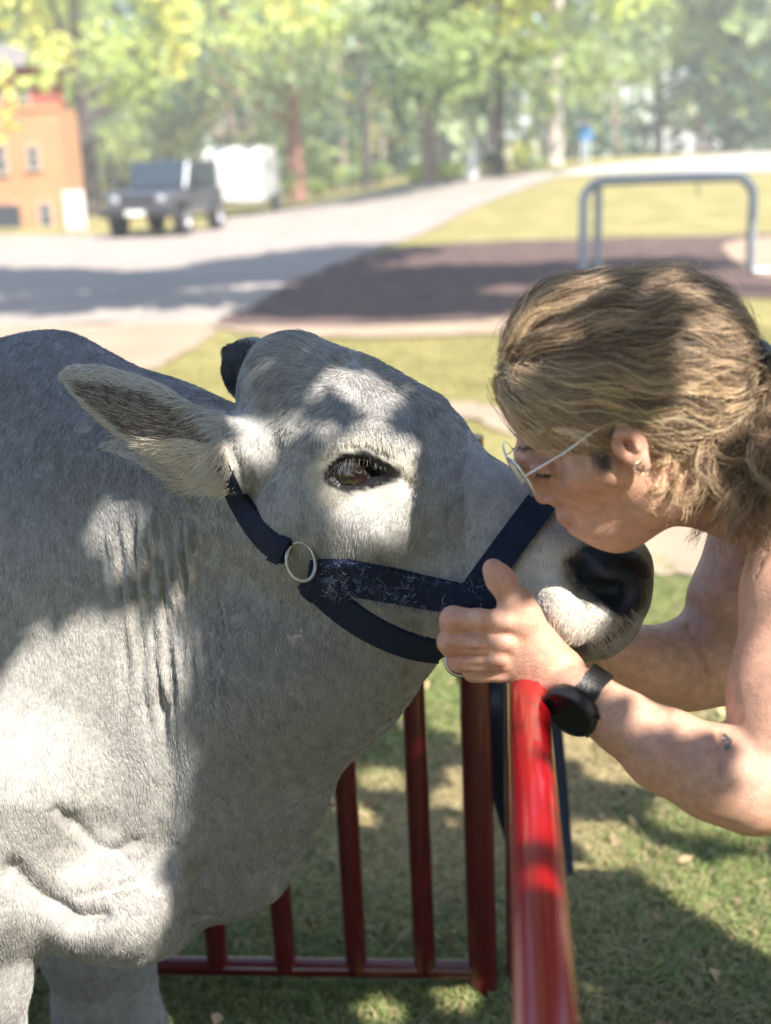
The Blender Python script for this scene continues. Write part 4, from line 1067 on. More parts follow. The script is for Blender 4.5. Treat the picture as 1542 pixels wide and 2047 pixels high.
for j in range(k):
    s_ = j / (k - 1)
    pts[:, j] = root - nor * 0.0006 + (D3 + jit * s_) * (L_ * s_)[:, None] + nor * (L_ * lift * (s_ - 0.62 * s_ * s_))[:, None]
    if j == k - 1: pts[:, j] -= _u * (L_ * 0.06)[:, None]
cl_n = noise3(root, 41, 26, 190)[:, None]
tn_ = tint * np.clip(rng.uniform(0.66, 1.28, (NF, 1)) + 0.08 * cl_n, 0.35, 1.6)
tn_ = np.where((inear & ~isear)[:, None], np.array([0.50, 0.47, 0.43]) * rng.uniform(0.75, 1.2, (NF, 1)), tn_)
tn_ = np.where((isear & (rng.random(NF) < 0.42))[:, None], np.array([0.40, 0.34, 0.30]), tn_)
tn_ = np.where(tuft[:, None], np.array([0.60, 0.53, 0.44]) * rng.uniform(0.8, 1.1, (NF, 1)), tn_)
rr = np.array([0.00030, 0.00029, 0.00022, 0.00008])
hair('fur', pts, rr, np.clip(tn_, 0, 1), m_fur, cow)
# lashes and chin whiskers
def strands(nm, specs, m, rad, parent, seed=1):
    r = np.random.default_rng(seed); pts = []; cl = []
    for (p0, d0, L0, curl, c) in specs:
        d = np.array(d0, float); d /= np.linalg.norm(d); p = np.array(p0, float); row = []
        for j in range(6):
            row.append(p.copy()); p = p + d * L0 / 5; d = d + np.array(curl) / 5 + r.normal(0, 0.05, 3); d /= np.linalg.norm(d)
        pts.append(row); cl.append(c)
    hair(nm, np.array(pts), np.linspace(rad, rad * 0.3, 6), np.array(cl), m, parent)
sp = []
for i in range(46):
    t = rng.random(); x = 655 + 118 * t; y = np.interp(x, [655, 668, 700, 742, 775], [946, 928, 914, 916, 936]) + rng.normal(0, 2)
    h, nn = hit(cow_bvh, x, y)
    if h is None: continue
    sp.append((h + nn * 0.002, -_u * 1.0 + _r * (-0.15 + 0.35 * (t - .5)) - _f * 0.55 + rng.normal(0, .12, 3), rng.uniform(0.012, 0.024) * (1.15 - t), -_u * 0.5 + _f * 0.25, np.array([0.26, 0.24, 0.22]) * rng.uniform(.3, 1.15)))
strands('eyelashes', sp, m_fur, 0.00010, cow)
sp = []
for i in range(85):
    t = rng.random(); x = 1170 + 95 * t; y = 1308 - 60 * t ** 1.3 + rng.uniform(-25, 6)
    h, nn = hit(cow_bvh, x, y - 12)
    if h is None: continue
    sp.append((h, _r * rng.uniform(.25, 1.0) - _u * rng.uniform(0.5, 1.0) - _f * rng.uniform(-.1, .3), rng.uniform(0.012, 0.034) * (2.2 if rng.random() < .12 else 1), -_u * 0.35 + _r * .15, np.array([0.62, 0.52, 0.40]) * rng.uniform(.6, 1.1)))
strands('whiskers', sp, m_fur, 0.00016, cow, 2)
# ================================================================== the woman
W = Sculpt()
HD = 1.175
# skull and face (profile to the left, tipped down)
W.rc((1165, 735, HD), 150, (1305, 735, HD), 158, 0.03, 0.92)
W.rc((1150, 800, HD), 136, (1168, 885, HD), 104, 0.03, 0.95)
W.rc((1182, 930, HD), 86, (1224, 1000, HD), 72, 0.02, 0.95)      # cheek to jaw
W.rc((1134, 870, HD), 74, (1184, 965, HD), 56, 0.02, 1.0)
W.el((1054, 912, HD - 0.005), (26, 60, 22), k=0.016)               # brow
W.rc((1174, 990, HD), 46, (1188, 1035, HD), 40, 0.014, 1.1)       # mouth area
W.rc((1190, 1042, HD), 40, (1234, 1046, HD), 45, 0.016, 1.0)      # chin
W.rc((1234, 1044, HD), 44, (1300, 985, HD - 0.03), 50, 0.02, 1.0) # near jaw line
W.rc((1234, 1044, HD), 44, (1300, 985, HD + 0.05), 50, 0.02, 1.0)
W.rc((1050, 932, HD), 13, (1090, 986, HD), 16, 0.009)
W.el((1089, 992, HD), (19, 17, 15), k=0.006)             # nose
W.el((1107, 1001, HD - 0.012), (14, 13, 10), k=0.006)
W.el((1107, 1001, HD + 0.012), (14, 13, 10), k=0.006)
W.el((1120, 1012, HD - 0.010), (5, 7, 4), k=0.006, cut=True)      # nostril
W.el((1124, 1022, HD), (12, 15, 12), k=0.010)
W.el((1128, 1040, HD), (13, 22, 9), k=0.009)                      # lips
W.el((1148, 1057, HD), (12, 21, 10), k=0.009)
W.rc((1165, 950, HD - 0.050), 30, (1210, 940, HD - 0.058), 32, 0.03, 1.0)   # cheek bone
W.el((1083, 938, HD - 0.036), (34, 30, 22), k=0.02, cut=True)     # eye socket
W.el((1086, 938, HD - 0.026), (24, 20, 20), k=0.010)              # closed lid
# neck, shoulders, torso
W.rc((1310, 900, HD + 0.01), 128, (1490, 945, HD + 0.07), 112, 0.05, 1.0)
W.rc((1490, 945, HD + 0.07), 112, (1640, 990, HD + 0.13), 125, 0.05, 1.0)
W.rc((1610, 1015, HD - 0.01), 92, (1545, 960, 1.46), 80, 0.06, 1.0)
W.rc((1680, 1010, 1.33), 175, (2050, 1050, 1.42), 190, 0.08, 1.0)
W.rc((2050, 1050, 1.42), 165, (2260, 1090, 1.47), 190, 0.08, 1.0)
# near arm
W.chain([(1632, 1040, 1.16, 118), (1606, 1190, 1.12, 114), (1572, 1380, 1.085, 106), (1540, 1540, 1.06, 92)], k=0.02)
W.el((1508, 1585, 1.045), (82, 78, 76), k=0.02)
W.chain([(1502, 1572, 1.055, 92), (1430, 1546, 1.062, 90), (1330, 1500, 1.085, 80), (1245, 1444, 1.105, 60), (1180, 1400, 1.12, 49)], k=0.014)
# near hand on the cow's jaw
HZ = 1.168
W.rc((1180, 1400, 1.12), 46, (1115, 1352, HZ), 47, 0.02)
W.rc((1115, 1338, HZ), 46, (1035, 1258, HZ), 40, 0.014, 0.72)
W.rc((1105, 1355, HZ), 42, (1000, 1322, HZ + 0.004), 34, 0.014, 0.72)
W.rc((1070, 1320, HZ), 46, (1012, 1285, HZ), 40, 0.014, 0.72)
W.chain([(1025, 1246, HZ - 0.008, 26), (958, 1239, HZ - 0.014, 22), (906, 1238, HZ - 0.007, 24)], k=0.004)
W.chain([(906, 1238, HZ - 0.007, 24), (905, 1249, HZ + 0.022, 23), (930, 1255, HZ + 0.045, 20)], k=0.008)
W.chain([(1015, 1284, HZ - 0.009, 25), (950, 1285, HZ - 0.015, 21.5), (900, 1283, HZ - 0.006, 23.5)], k=0.004)
W.chain([(900, 1283, HZ - 0.006, 23.5), (903, 1290, HZ + 0.024, 22), (930, 1292, HZ + 0.045, 19)], k=0.008)
W.chain([(1000, 1320, HZ - 0.006, 23), (955, 1322, HZ - 0.010, 19.5), (918, 1320, HZ - 0.002, 21)], k=0.004)
W.chain([(918, 1320, HZ - 0.002, 21), (922, 1320, HZ + 0.024, 20), (945, 1320, HZ + 0.042, 18)], k=0.008)
W.chain([(1000, 1345, HZ, 20), (964, 1347, HZ - 0.002, 16.5), (946, 1344, HZ + 0.007, 17)], k=0.004)
W.chain([(946, 1344, HZ + 0.007, 17), (948, 1338, HZ + 0.026, 16)], k=0.008)
W.chain([(1078, 1300, HZ - 0.002, 38), (1046, 1228, HZ - 0.006, 29), (1030, 1200, HZ - 0.006, 26)], k=0.014)
W.chain([(1030, 1200, HZ - 0.006, 25), (1000, 1158, HZ - 0.005, 24.5), (985, 1136, HZ - 0.003, 19.5)], k=0.012)
# knuckle rises and valleys between the metacarpals
for x, y in ((1016, 1243), (1006, 1284), (992, 1320)): W.el((x, y, HZ - 0.018), (18, 14, 12), k=0.008)
W.rc((992, 1263, HZ - 0.026), 6, (905, 1261, HZ - 0.024), 7, 0.004, cut=True)
W.rc((985, 1303, HZ - 0.026), 6, (905, 1303, HZ - 0.022), 7, 0.004, cut=True)
W.rc((980, 1334, HZ - 0.022), 5, (930, 1335, HZ - 0.018), 6, 0.004, cut=True)
# far arm and hand behind the muzzle
W.chain([(1525, 1000, 1.47, 80), (1490, 1090, 1.47, 62), (1462, 1200, 1.45, 74), (1448, 1310, 1.44, 78)], k=0.035)
W.chain([(1448, 1318, 1.44, 86), (1370, 1330, 1.42, 80), (1270, 1322, 1.39, 62), (1190, 1290, 1.36, 46)], k=0.03)
W.rc((1190, 1290, 1.36), 44, (1130, 1230, 1.345), 44, 0.02, 0.7)
for i, (ax_, ay_) in enumerate(((1095, 1160), (1080, 1190), (1075, 1222), (1085, 1255))):
    W.rc((1130, 1220 + i * 10, 1.345), 20, (ax_, ay_, 1.335), 15, 0.008)
W.rc((1140, 1210, 1.345), 22, (1140, 1140, 1.335), 16, 0.01)
# near ear
EC = HD - 0.073
ea = np.array(P(1235, 850, EC)) - P(1285, 935, EC); ea /= np.linalg.norm(ea)
eb = np.array([0.10, -0.97, 0.2]); eb -= ea * (eb @ ea); eb /= np.linalg.norm(eb); ecx = np.cross(ea, eb)
W.el((1258, 885, EC - 0.006), (50, 13, 36), axes=(ea, eb, ecx), k=0.008)
W.el((1284, 928, EC - 0.006), (20, 10, 16), axes=(ea, eb, ecx), k=0.008)
W.el((1252, 884, EC - 0.020), (36, 12, 22), axes=(ea, eb, ecx), k=0.005, cut=True)
W.el((1254, 892, EC - 0.010), (14, 12, 12), k=0.006, cut=True)
W.rc((1228, 868, EC - 0.010), 5, (1262, 866, EC - 0.013), 5, 0.006)
W.rc((1262, 866, EC - 0.013), 5, (1276, 898, EC - 0.013), 5, 0.006)
W.el((1240, 897, EC - 0.010), (9, 7, 9), k=0.006)
WH = 0.0021 if not globals().get('QUICK') else 0.004
womV, womF = W.mesh(WH, (0.03, 0.94, 0.70), (0.98, 1.66, 1.42))
womN = vnormals(womV, womF)
wx, wy, wz = proj(womV)
wf = (womN * (CAM - womV)).sum(1) / np.linalg.norm(CAM - womV, axis=1)
bump = np.zeros(len(womV))
def crease(pts, a, wd):
    global bump
    bump -= a * np.exp(-(seg_dist(wx, wy, pts) / wd) ** 2) * (wf > 0)
crease([(1436, 1462), (1437, 1500), (1441, 1550)], 0.003, 5)      # elbow fold
crease([(1375, 1252), (1395, 1290), (1412, 1340)], 0.004, 6)
crease([(1110, 938), (1114, 952), (1110, 966)], 0.0016, 4)          # outer eye corner
crease([(1070, 945), (1095, 952), (1112, 948)], 0.0014, 4)
crease([(1104, 1012), (1124, 1024), (1140, 1050)], 0.0016, 8)       # smile fold
crease([(1112, 1044), (1146, 1050)], 0.0009, 3)                     # lip line
for x in (951, 935): crease([(x, 1222), (x - 1, 1262)], 0.0006, 4); crease([(x - 3, 1268), (x - 4, 1300)], 0.0006, 4)
womV = womV + womN * bump[:, None]
womN = vnormals(womV, womF)
wom_bvh = bvh_of(womV, womF)
skin = np.tile(np.array([0.51, 0.292, 0.212]), (len(womV), 1))
def sblob(x, y, r, c, a):
    global skin
    m = (np.exp(-((wx - x) ** 2 + (wy - y) ** 2) / r ** 2) * a)[:, None]
    skin = skin * (1 - m) + np.array(c) * m
ns = noise3(womV, 9, 24, 40); skin *= (1 + 0.05 * ns)[:, None]
for x, y, r in ((905, 1240, 24), (902, 1284, 24), (918, 1316, 22), (985, 1140, 24)): sblob(x, y, r, (0.55, 0.22, 0.16), 0.5)
sblob(1092, 1000, 26, (0.52, 0.22, 0.18), 0.5); sblob(1180, 970, 60, (0.53, 0.24, 0.18), 0.35); sblob(1262, 890, 40, (0.52, 0.22, 0.17), 0.4)
sblob(1120, 1050, 16, (0.42, 0.14, 0.13), 0.7); sblob(1075, 920, 22, (0.30, 0.15, 0.13), 0.5)
scalp = smooth01((wx - 985 - 0.0 * wy) / 5) * (wy < 800 + 0.0 * wx)
hl = np.interp(wx, [980, 1000, 1040, 1100, 1160, 1215, 1240, 1300, 1340, 1420, 1500], [770, 780, 832, 862, 886, 902, 830, 838, 870, 930, 960])
sc = smooth01((hl + 6 - wy) / 14) * (wx < 1480) * (wy < 960)
side = seg_dist(wx, wy, [(1195, 880), (1205, 925)])
sc = np.maximum(sc, np.clip(1 - side / 26, 0, 1) * 0.8 * (wx < 1222))
skin = skin * (1 - sc[:, None]) + np.array([0.045, 0.032, 0.024]) * sc[:, None]
m_skin = mat('skin', rough=0.48, attr='tint', var=0.15, scale=90, bump=0.22, bscale=500, sss=0.18, spec=0.4)
person = empty('person', (0.62, 1.36, 0), 'woman with wavy hair in a ponytail and wire glasses kissing the grey cow', 'person')
body_o = link('body', npmesh('body', womV, womF, True, {'tint': np.clip(skin, 0, 1)}), m_skin, person)

# clothes out of frame: vest, jeans, shoes
T = Sculpt()
T.rc((1690, 1015, 1.335), 192, (2050, 1052, 1.42), 214, 0.08)
T.rc((2050, 1052, 1.42), 196, (2270, 1092, 1.47), 216, 0.08)
tv, tf = T.mesh(0.008, (0.40, 1.0, 0.7), (1.22, 1.80, 1.45))
keep = (proj(tv)[0] > 1612)[tf].all(1)
m_vest = mat('vest_cotton', (0.05, 0.055, 0.07), 0.85, var=0.1)
link('tank_top', npmesh('tank_top', tv, tf[keep]), m_vest, person)
J = Sculpt(); hipc = P(2290, 1100, 1.47)
for sx in (-1, 1):
    h0 = hipc + np.array([0.02, 0.09 * sx, -0.04]); kn = h0 + np.array([-0.03, 0.02 * sx, -0.43]); an_ = np.array([h0[0] + 0.03, h0[1] + 0.03 * sx, 0.09])
    J.rc(h0, 0.105, kn, 0.075, 0.05, world=True); J.rc(kn, 0.072, an_, 0.055, 0.04, world=True)
J.rc(hipc - np.array([0.06, 0, -0.0]), 0.15, hipc, 0.16, 0.06, world=True)
jv, jf = J.mesh(0.010, (0.5, 1.1, 0.02), (1.4, 1.9, 1.35))
m_jean = mat('blue_denim', (0.05, 0.08, 0.16), 0.9, var=0.25, scale=60)
link('jeans', npmesh('jeans', jv, jf), m_jean, person)
for sx in (-1, 1):
    mb = Sculpt(); c = np.array([hipc[0] + 0.03, hipc[1] + 0.12 * sx, 0.045])
    mb.rc(c, 0.045, c + np.array([-0.16, 0, -0.012]), 0.038, 0.02, world=True)
    v, f = mb.mesh(0.008, c - 0.3, c + 0.3); v[:, 2] = np.maximum(v[:, 2], 0.004)
    link('shoe', npmesh('shoe', v, f), m_vest, person)

# ---- watch on the near wrist
m_black = mat('black_resin', (0.010, 0.010, 0.011), 0.38, bump=0.1, bscale=300)
m_glass = mat('watch_glass', (0.006, 0.006, 0.008), 0.22, spec=0.3)
wa = P(1196, 1410, 1.117); wb = P(1150, 1378, 1.128)
ax = wa - wb; ax /= np.linalg.norm(ax)
wc = P(1172, 1392, 1.122)
wn = np.array([-0.70, -0.64, -0.30]); wn -= ax * (wn @ ax); wn /= np.linalg.norm(wn); wt = np.cross(ax, wn)
mb = MB(); rw = RM(57, wc); V = []; Fq = []
n = 40
for k in range(n):
    th = 2 * math.pi * k / n
    o = (math.cos(th) * wn + math.sin(th) * wt)
    for (dr, hh) in ((0.0, -0.0115), (0.0035, -0.011), (0.0035, 0.011), (0.0, 0.0115)):
        wdt = hh * (1.0 if abs(math.cos(th)) > .3 else 0.92)
        V.append(wc + o * (rw * (1 + 0.05 * math.cos(2 * th)) + dr) + ax * wdt)
for k in range(n):
    k2 = (k + 1) % n
    for a in range(4): Fq.append((k * 4 + a, k * 4 + (a + 1) % 4, k2 * 4 + (a + 1) % 4, k2 * 4 + a))
mb.add(V, Fq)
strap = None
watch = empty('wrist_watch', wc, 'chunky black wrist watch on the woman\'s near wrist beside the red rail', 'watch')
mb.build('strap', m_black, watch)
cc = wc + wn * (rw - 0.004) + _u * 0.006
mb = MB(); mb.lathe([(0.0, -0.002), (0.0265, -0.002), (0.0290, 0.002), (0.0290, 0.010), (0.0270, 0.0135), (0.0240, 0.0140), (0.0235, 0.0128)], cc, wn, 36)
case = mb.build('case', m_black, watch)
mb = MB(); mb.lathe([(0.0238, 0.0127), (0.012, 0.0134), (0.0001, 0.0136)], cc, wn, 36); mb.build('glass', m_glass, case)
for s_ in (-1, 0, 1):
    mb = MB(); q = cc + wn * 0.007 + (ax * math.cos(s_ * 0.6) + wt * math.sin(s_ * 0.6)) * 0.029
    mb.tube([q, q + (ax * math.cos(s_ * 0.6) + wt * math.sin(s_ * 0.6)) * 0.003], 0.0022, 10); mb.build('button', m_black, case)
bk = wc + (wt * 0.92 - wn * 0.38) * (rw + 0.003)
mb = MB()
e1 = np.cross(ax, (wt * 0.92 - wn * 0.38)); e1 /= np.linalg.norm(e1)
mb.tube([bk + ax * 0.012 + e1 * 0.006, bk + ax * 0.012 - e1 * 0.006, bk - ax * 0.012 - e1 * 0.006, bk - ax * 0.012 + e1 * 0.006], 0.0012, 8, closed=True)
mb.build('buckle', mat('dark_steel', (0.12, 0.12, 0.13), 0.3, 1.0), watch)

# ---- glasses
m_wire = mat('silver_wire', (0.75, 0.73, 0.70), 0.22, 1.0)
m_lens = bpy.data.materials.new('lens_glass'); m_lens.use_nodes = True
ln = m_lens.node_tree; gl = ln.nodes['Principled BSDF']; gl.inputs['Transmission Weight'].default_value = 1.0
gl.inputs['Roughness'].default_value = 0.02; gl.inputs['IOR'].default_value = 1.45; gl.inputs['Base Color'].default_value = (0.93, 0.95, 0.96, 1)
glasses = empty('glasses', P(1045, 930, HD), 'thin silver wire-rimmed glasses on the woman\'s face', 'glasses')
gax = np.array([0.0, 1.0, 0.0])
gup = P(1022, 898, HD) - P(1060, 962, HD); gup /= np.linalg.norm(gup)
gn = np.cross(gup, gax); gn /= np.linalg.norm(gn)
if gn[0] > 0: gn = -gn
for s_ in (-1, 1):
    ctr = P(1042, 934, HD) + gax * 0.031 * s_ + gn * 0.004 + gax * 0
    # the lens plane wraps back a little towards the temple
    sidev = gax * s_ * 0.985 - gn * 0.16; sidev /= np.linalg.norm(sidev)
    ring = [ctr + sidev * 0.026 * math.copysign(abs(math.cos(a)) ** 0.8, math.cos(a)) + gup * 0.021 * math.copysign(abs(math.sin(a)) ** 0.8, math.sin(a)) for a in np.linspace(0, 2 * math.pi, 36, endpoint=False)]
    mb = MB(); mb.tube(ring, 0.0011, 8, closed=True); rim = mb.build('rim', m_wire, glasses)
    mb = MB(); nn = np.cross(sidev, gup); nn /= np.linalg.norm(nn)
    rr = [r - (r - ctr) * 0.03 for r in ring]
    V = [r + nn * 0.0008 for r in rr] + [r - nn * 0.0008 for r in rr]; m_ = len(rr)
    mb.add(V, [tuple(range(m_)), tuple(range(2 * m_ - 1, m_ - 1, -1))] + [(k, m_ + k, m_ + (k + 1) % m_, (k + 1) % m_) for k in range(m_)])
    mb.build('lens', m_lens, rim, smooth=False)
    hinge = ctr + sidev * 0.027 + gup * 0.006
    if s_ == -1: tip = [hinge, P(1130, 904, HD - 0.077), P(1200, 855, HD - 0.081), P(1262, 842, HD - 0.076), P(1290, 870, HD - 0.066)]
    else: tip = [hinge, hinge + np.array([0.015, 0.004, 0.004]), hinge + np.array([0.08, 0.012, 0.05]), hinge + np.array([0.11, 0.01, 0.055])]
    mb = MB(); mb.tube(spline(tip, 6), 0.0009, 8); mb.build('temple', m_wire, glasses)
b0 = P(1042, 934, HD) + gn * 0.004
mb = MB(); mb.tube(spline([b0 - gax * 0.006 + gup * 0.008, b0 + gup * 0.012 + gn * 0.002, b0 + gax * 0.006 + gup * 0.008], 6), 0.0010, 8); mb.build('bridge', m_wire, glasses)

# ---- ear hoops
m_gold = mat('pale_gold', (0.80, 0.66, 0.46), 0.2, 1.0)
for (x, y, r, lab) in ((1253, 903, 11, 'small thin hoop through the inner ear of the woman'), (1279, 936, 13, 'larger silver hoop through the ear lobe of the woman')):
    h, nn = hit(wom_bvh, x, y - r)
    if h is None: h = P(x, y - r, EC)
    c = h + np.array([0, -0.001, 0]) - _u * RM(r, h)
    mb = MB(); rr = RM(r, h)
    mb.tube([c + rr * (math.cos(a) * (_r * 0.9 + _f * 0.3) + math.sin(a) * _u) for a in np.linspace(1.2, 2 * math.pi + 0.7, 24)], 0.0008, 8)
    tag(mb.build('ear_hoop', m_gold), lab, 'earring')

# ---- tattoo: a small faded mark inked on the upper arm
m_ink = mat('faded_ink', (0.10, 0.13, 0.15), 0.6)
mb = MB()
for (a, b, wd) in (((1447, 1468), (1462, 1482), 4), ((1444, 1482), (1462, 1480), 3), ((1461, 1484), (1453, 1500), 5), ((1452, 1488), (1450, 1500), 3)):
    pts = []
    for t in np.linspace(0, 1, 5):
        x = a[0] + (b[0] - a[0]) * t; y = a[1] + (b[1] - a[1]) * t
        dx, dy = b[0] - a[0], b[1] - a[1]; l = math.hypot(dx, dy)
        for s_ in (-1, 1):
            h, nn = hit(wom_bvh, x - dy / l * wd * s_ / 2, y + dx / l * wd * s_ / 2)
            pts.append(h + nn * 0.0013)
    mb.add(pts, [(2 * i, 2 * i + 1, 2 * i + 3, 2 * i + 2) for i in range(4)])
mb.build('tattoo', m_ink, body_o)

# ---- finger nails
m_nail = mat('finger_nail', (0.62, 0.38, 0.32), 0.25)
h, nn = hit(wom_bvh, 981, 1138)
# ================================================================== the woman's hair
m_hair = mat('hair_strands', rough=0.38, attr='tint', spec=0.45)
SA, SB = P(1165, 735, HD), P(1305, 735, HD)
r0a, r0b = RM(150, SA), RM(158, SB)
TIE = P(1484, 742, HD + 0.012)
def shell(p):
    """outward normal and signed distance to the skull capsule"""
    ba = SB - SA; t = np.clip(((p - SA) @ ba) / (ba @ ba), 0, 1)
    c = SA + t[:, None] * ba; q = p - c; d = np.linalg.norm(q, axis=1); return q / d[:, None], d - (r0a + (r0b - r0a) * t), c
scv = np.nonzero((sc > 0.6) & (wx > 960))[0]
NG = 1000
gi = rng.choice(scv, NG)
# extra guides along the hairline so the front edge is full
hlv = scv[(np.abs(wy[scv] - hl[scv] + 12) < 22) & (wx[scv] < 1330) & (wf[scv] > -0.3)]
gi = np.concatenate([gi, rng.choice(hlv, 130)])
NG = len(gi); K = 22
gp = np.zeros((NG, K, 3)); p = womV[gi].copy(); gx, gy, _ = proj(p)
low = smooth01((gy - 690) / 150)
layer = rng.uniform(0.002, 0.011, NG) * (1 - 0.3 * low)
phase = rng.uniform(0, 6.28, NG); freq = rng.uniform(10, 20, NG); amp = rng.uniform(0.0025, 0.0078, NG)
tot = np.linalg.norm(TIE - p, axis=1) * 1.18
tgt = TIE + rng.normal(0, 0.0055, (NG, 3))
for j in range(K):
    s_ = j / (K - 1)
    gp[:, j] = p
    n_, d_, c_ = shell(p)
    v_ = tgt - p; dist = np.linalg.norm(v_, axis=1)
    v_ /= dist[:, None] + 1e-9
    sag = (low * smooth01((gx - 1010) / 130) * 0.95 * max(0, 1 - s_ * 1.5))[:, None]
    v_ = v_ - sag * _u
    v_ -= (np.minimum((v_ * n_).sum(1), 0) * 1.0)[:, None] * n_
    v_ /= np.linalg.norm(v_, axis=1)[:, None] + 1e-9
    step = np.minimum(tot / (K - 1), dist / max(1, (K - 1 - j)) * 1.15)
    p = p + v_ * step[:, None]
    n_, d_, c_ = shell(p)
    want = layer * smooth01(min(1, s_ * 4 + 0.15)) + 0.001
    near = np.clip(np.linalg.norm(tgt - p, axis=1) / 0.05, 0, 1)
    fix = np.where(d_ < want, want - d_, np.where(d_ > want + .004, -0.5 * (d_ - want - .004), 0)) * np.where(d_ < want, 1, near)
    p = p + n_ * fix[:, None]
# waves
tang = np.gradient(gp, axis=1); tang /= np.linalg.norm(tang, axis=2, keepdims=True) + 1e-9
nn_ = np.stack([shell(gp[:, j])[0] for j in range(K)], 1); bb_ = np.cross(tang, nn_)
ss_ = np.linspace(0, 1, K)
wv = np.sin(phase[:, None] + freq[:, None] * ss_[None] * (tot / 0.2)[:, None]); env = np.minimum(1, np.minimum(ss_ * 4, (1 - ss_) * 3 + .15))[None]
gp = gp + bb_ * (wv * env * amp[:, None])[..., None] + nn_ * (np.abs(np.cos(phase[:, None] + freq[:, None] * ss_[None])) * env * amp[:, None] * 0.7)[..., None]
NS = 40; N = NG * NS
ro = rng.normal(0, 1, (NG, NS, 3)) * np.array([0.0036])
clump = (1 - 0.40 * smooth01(ss_ * 2.2) + 0.25 * smooth01((ss_ - .55) / .45))[None, None, :, None]
pts = gp[:, None] + ro[:, :, None, :] * clump
fr = rng.normal(0, 1, (NG, NS, 1, 3)) * 0.0013
pts = pts + fr * np.sin(ss_ * 9 + rng.uniform(0, 6, (NG, NS, 1)))[..., None]
pts = pts.reshape(N, K, 3)
# keep strands out of the face: push outside the capsule
for j in range(K):
    n_, d_, _ = shell(pts[:, j]); pts[:, j] += n_ * np.clip(0.0008 - d_, 0, 0.01)[:, None]
dark, mid, blond = np.array([0.105, 0.074, 0.052]), np.array([0.37, 0.255, 0.165]), np.array([0.78, 0.57, 0.34])
gb = np.clip(rng.normal(0.30, 0.24, NG) + 0.36 * low, 0, 1)
b = np.clip(np.repeat(gb, NS) + rng.normal(0, 0.14, N), 0, 1)[:, None]
tc_ = np.where(b < 0.5, dark + (mid - dark) * b * 2, mid + (blond - mid) * (b * 2 - 1)) * rng.uniform(.8, 1.2, (N, 1))
hair('hair', pts, np.linspace(0.00021, 0.00014, K), tc_, m_hair, person)
# frizz: single hairs that leave the locks
nz_ = 5200; pick = rng.choice(N, nz_); fz = pts[pick].copy(); pn = shell(fz.reshape(-1, 3))[0].reshape(fz.shape)
w1 = rng.normal(0, 1, (nz_, 1, 3)); w2 = rng.normal(0, 1, (nz_, 1, 3)); f1 = rng.uniform(3, 9, (nz_, 1, 1)); p1 = rng.uniform(0, 6.28, (nz_, 1, 1))
sv = ss_[None, :, None]
fz = fz + (w1 * np.sin(f1 * sv + p1) + w2 * np.sin(2.3 * f1 * sv + p1)) * 0.0024 * np.minimum(1, sv * 3) + pn * (rng.exponential(0.0030, (nz_, 1, 1)) * np.sin(np.pi * sv) + 0.0012)
hair('frizz', fz, np.linspace(0.00013, 0.00009, K), np.clip(tc_[pick] * 1.5 + 0.03, 0, 1), m_hair, person)
# ponytail and loose curls at the nape
def curls(nm, n, start, d0, length, curl, K2=26, spread=0.01, bl=0.35, seed=3, sag=0.6, clumps=None, rad=0.00032):
    r = np.random.default_rng(seed); clumps = clumps or max(1, n // 14)
    cs = r.normal(0, spread, (clumps, 3)); cph = r.uniform(0, 6.28, clumps); cf = r.uniform(14, 30, clumps); ca = curl * r.uniform(.6, 1.3, clumps); cl_ = r.uniform(.6, 1.1, clumps)
    cd = np.array(d0) + r.normal(0, .32, (clumps, 3)); ci = r.integers(0, clumps, n)
    P_ = np.zeros((n, K2, 3)); off = r.normal(0, 0.0030, (n, 3))
    for j in range(K2):
        s_ = j / (K2 - 1)
        d = cd / np.linalg.norm(cd, axis=1)[:, None]; a = np.cross(d, [0.1, 1, 0.2]); a /= np.linalg.norm(a, axis=1)[:, None]; b2 = np.cross(d, a)
        base = np.array(start) + cs * (0.3 + s_) + d * (length * s_ * cl_)[:, None] - np.array([0, 0, 1.0]) * (sag * length * s_ * s_)
        th = cph + cf * s_ * length / 0.12
        base = base + (a * np.cos(th)[:, None] + b2 * np.sin(th)[:, None]) * (ca * min(1, s_ * 5))[:, None]
        P_[:, j] = base[ci] + off * (0.5 + 0.9 * s_)
    P_ += r.normal(0, 0.0005, P_.shape)
    bq = np.clip(r.normal(bl, .22, (n, 1)), 0, 1)
    c_ = np.where(bq < .5, dark + (mid - dark) * bq * 2, mid + (blond - mid) * (bq * 2 - 1))
    return P_, c_
allp, allc = [], []
for (n, st, d0, L0, cu, spd, bl, sd, sg) in (
    (3200, P(1500, 745, HD + .01), (0.9, -0.2, -0.15), 0.12, 0.010, 0.010, 0.40, 5, 0.9),
    (2600, P(1515, 790, HD - .02), (0.35, -0.1, -0.9), 0.10, 0.010, 0.014, 0.30, 6, 0.3),
    (2200, P(1460, 850, HD - .03), (0.55, -0.1, -0.7), 0.07, 0.007, 0.013, 0.22, 7, 0.3),
    (1200, P(1400, 880, HD - .045), (0.55, -0.1, -0.75), 0.05, 0.006, 0.011, 0.42, 8, 0.2),
    (2000, P(1530, 850, HD), (0.3, 0.0, -1), 0.09, 0.009, 0.016, 0.2, 9, 0.3),
    (60, P(1330, 895, HD - .062), (0.35, -0.1, -0.9), 0.06, 0.005, 0.005, 0.8, 10, 0.1),
    (36, P(1310, 960, HD - .062), (0.25, -0.15, -0.8), 0.04, 0.009, 0.004, 0.7, 12, 0.1),
    (40, P(1090, 862, HD - .068), (-0.2, -0.1, -0.6), 0.02, 0.003, 0.012, 0.8, 13, 0.1)):
    a, c_ = curls('x', n, st, d0, L0, cu, spread=spd, bl=bl, seed=sd, sag=sg); allp.append(a); allc.append(c_)
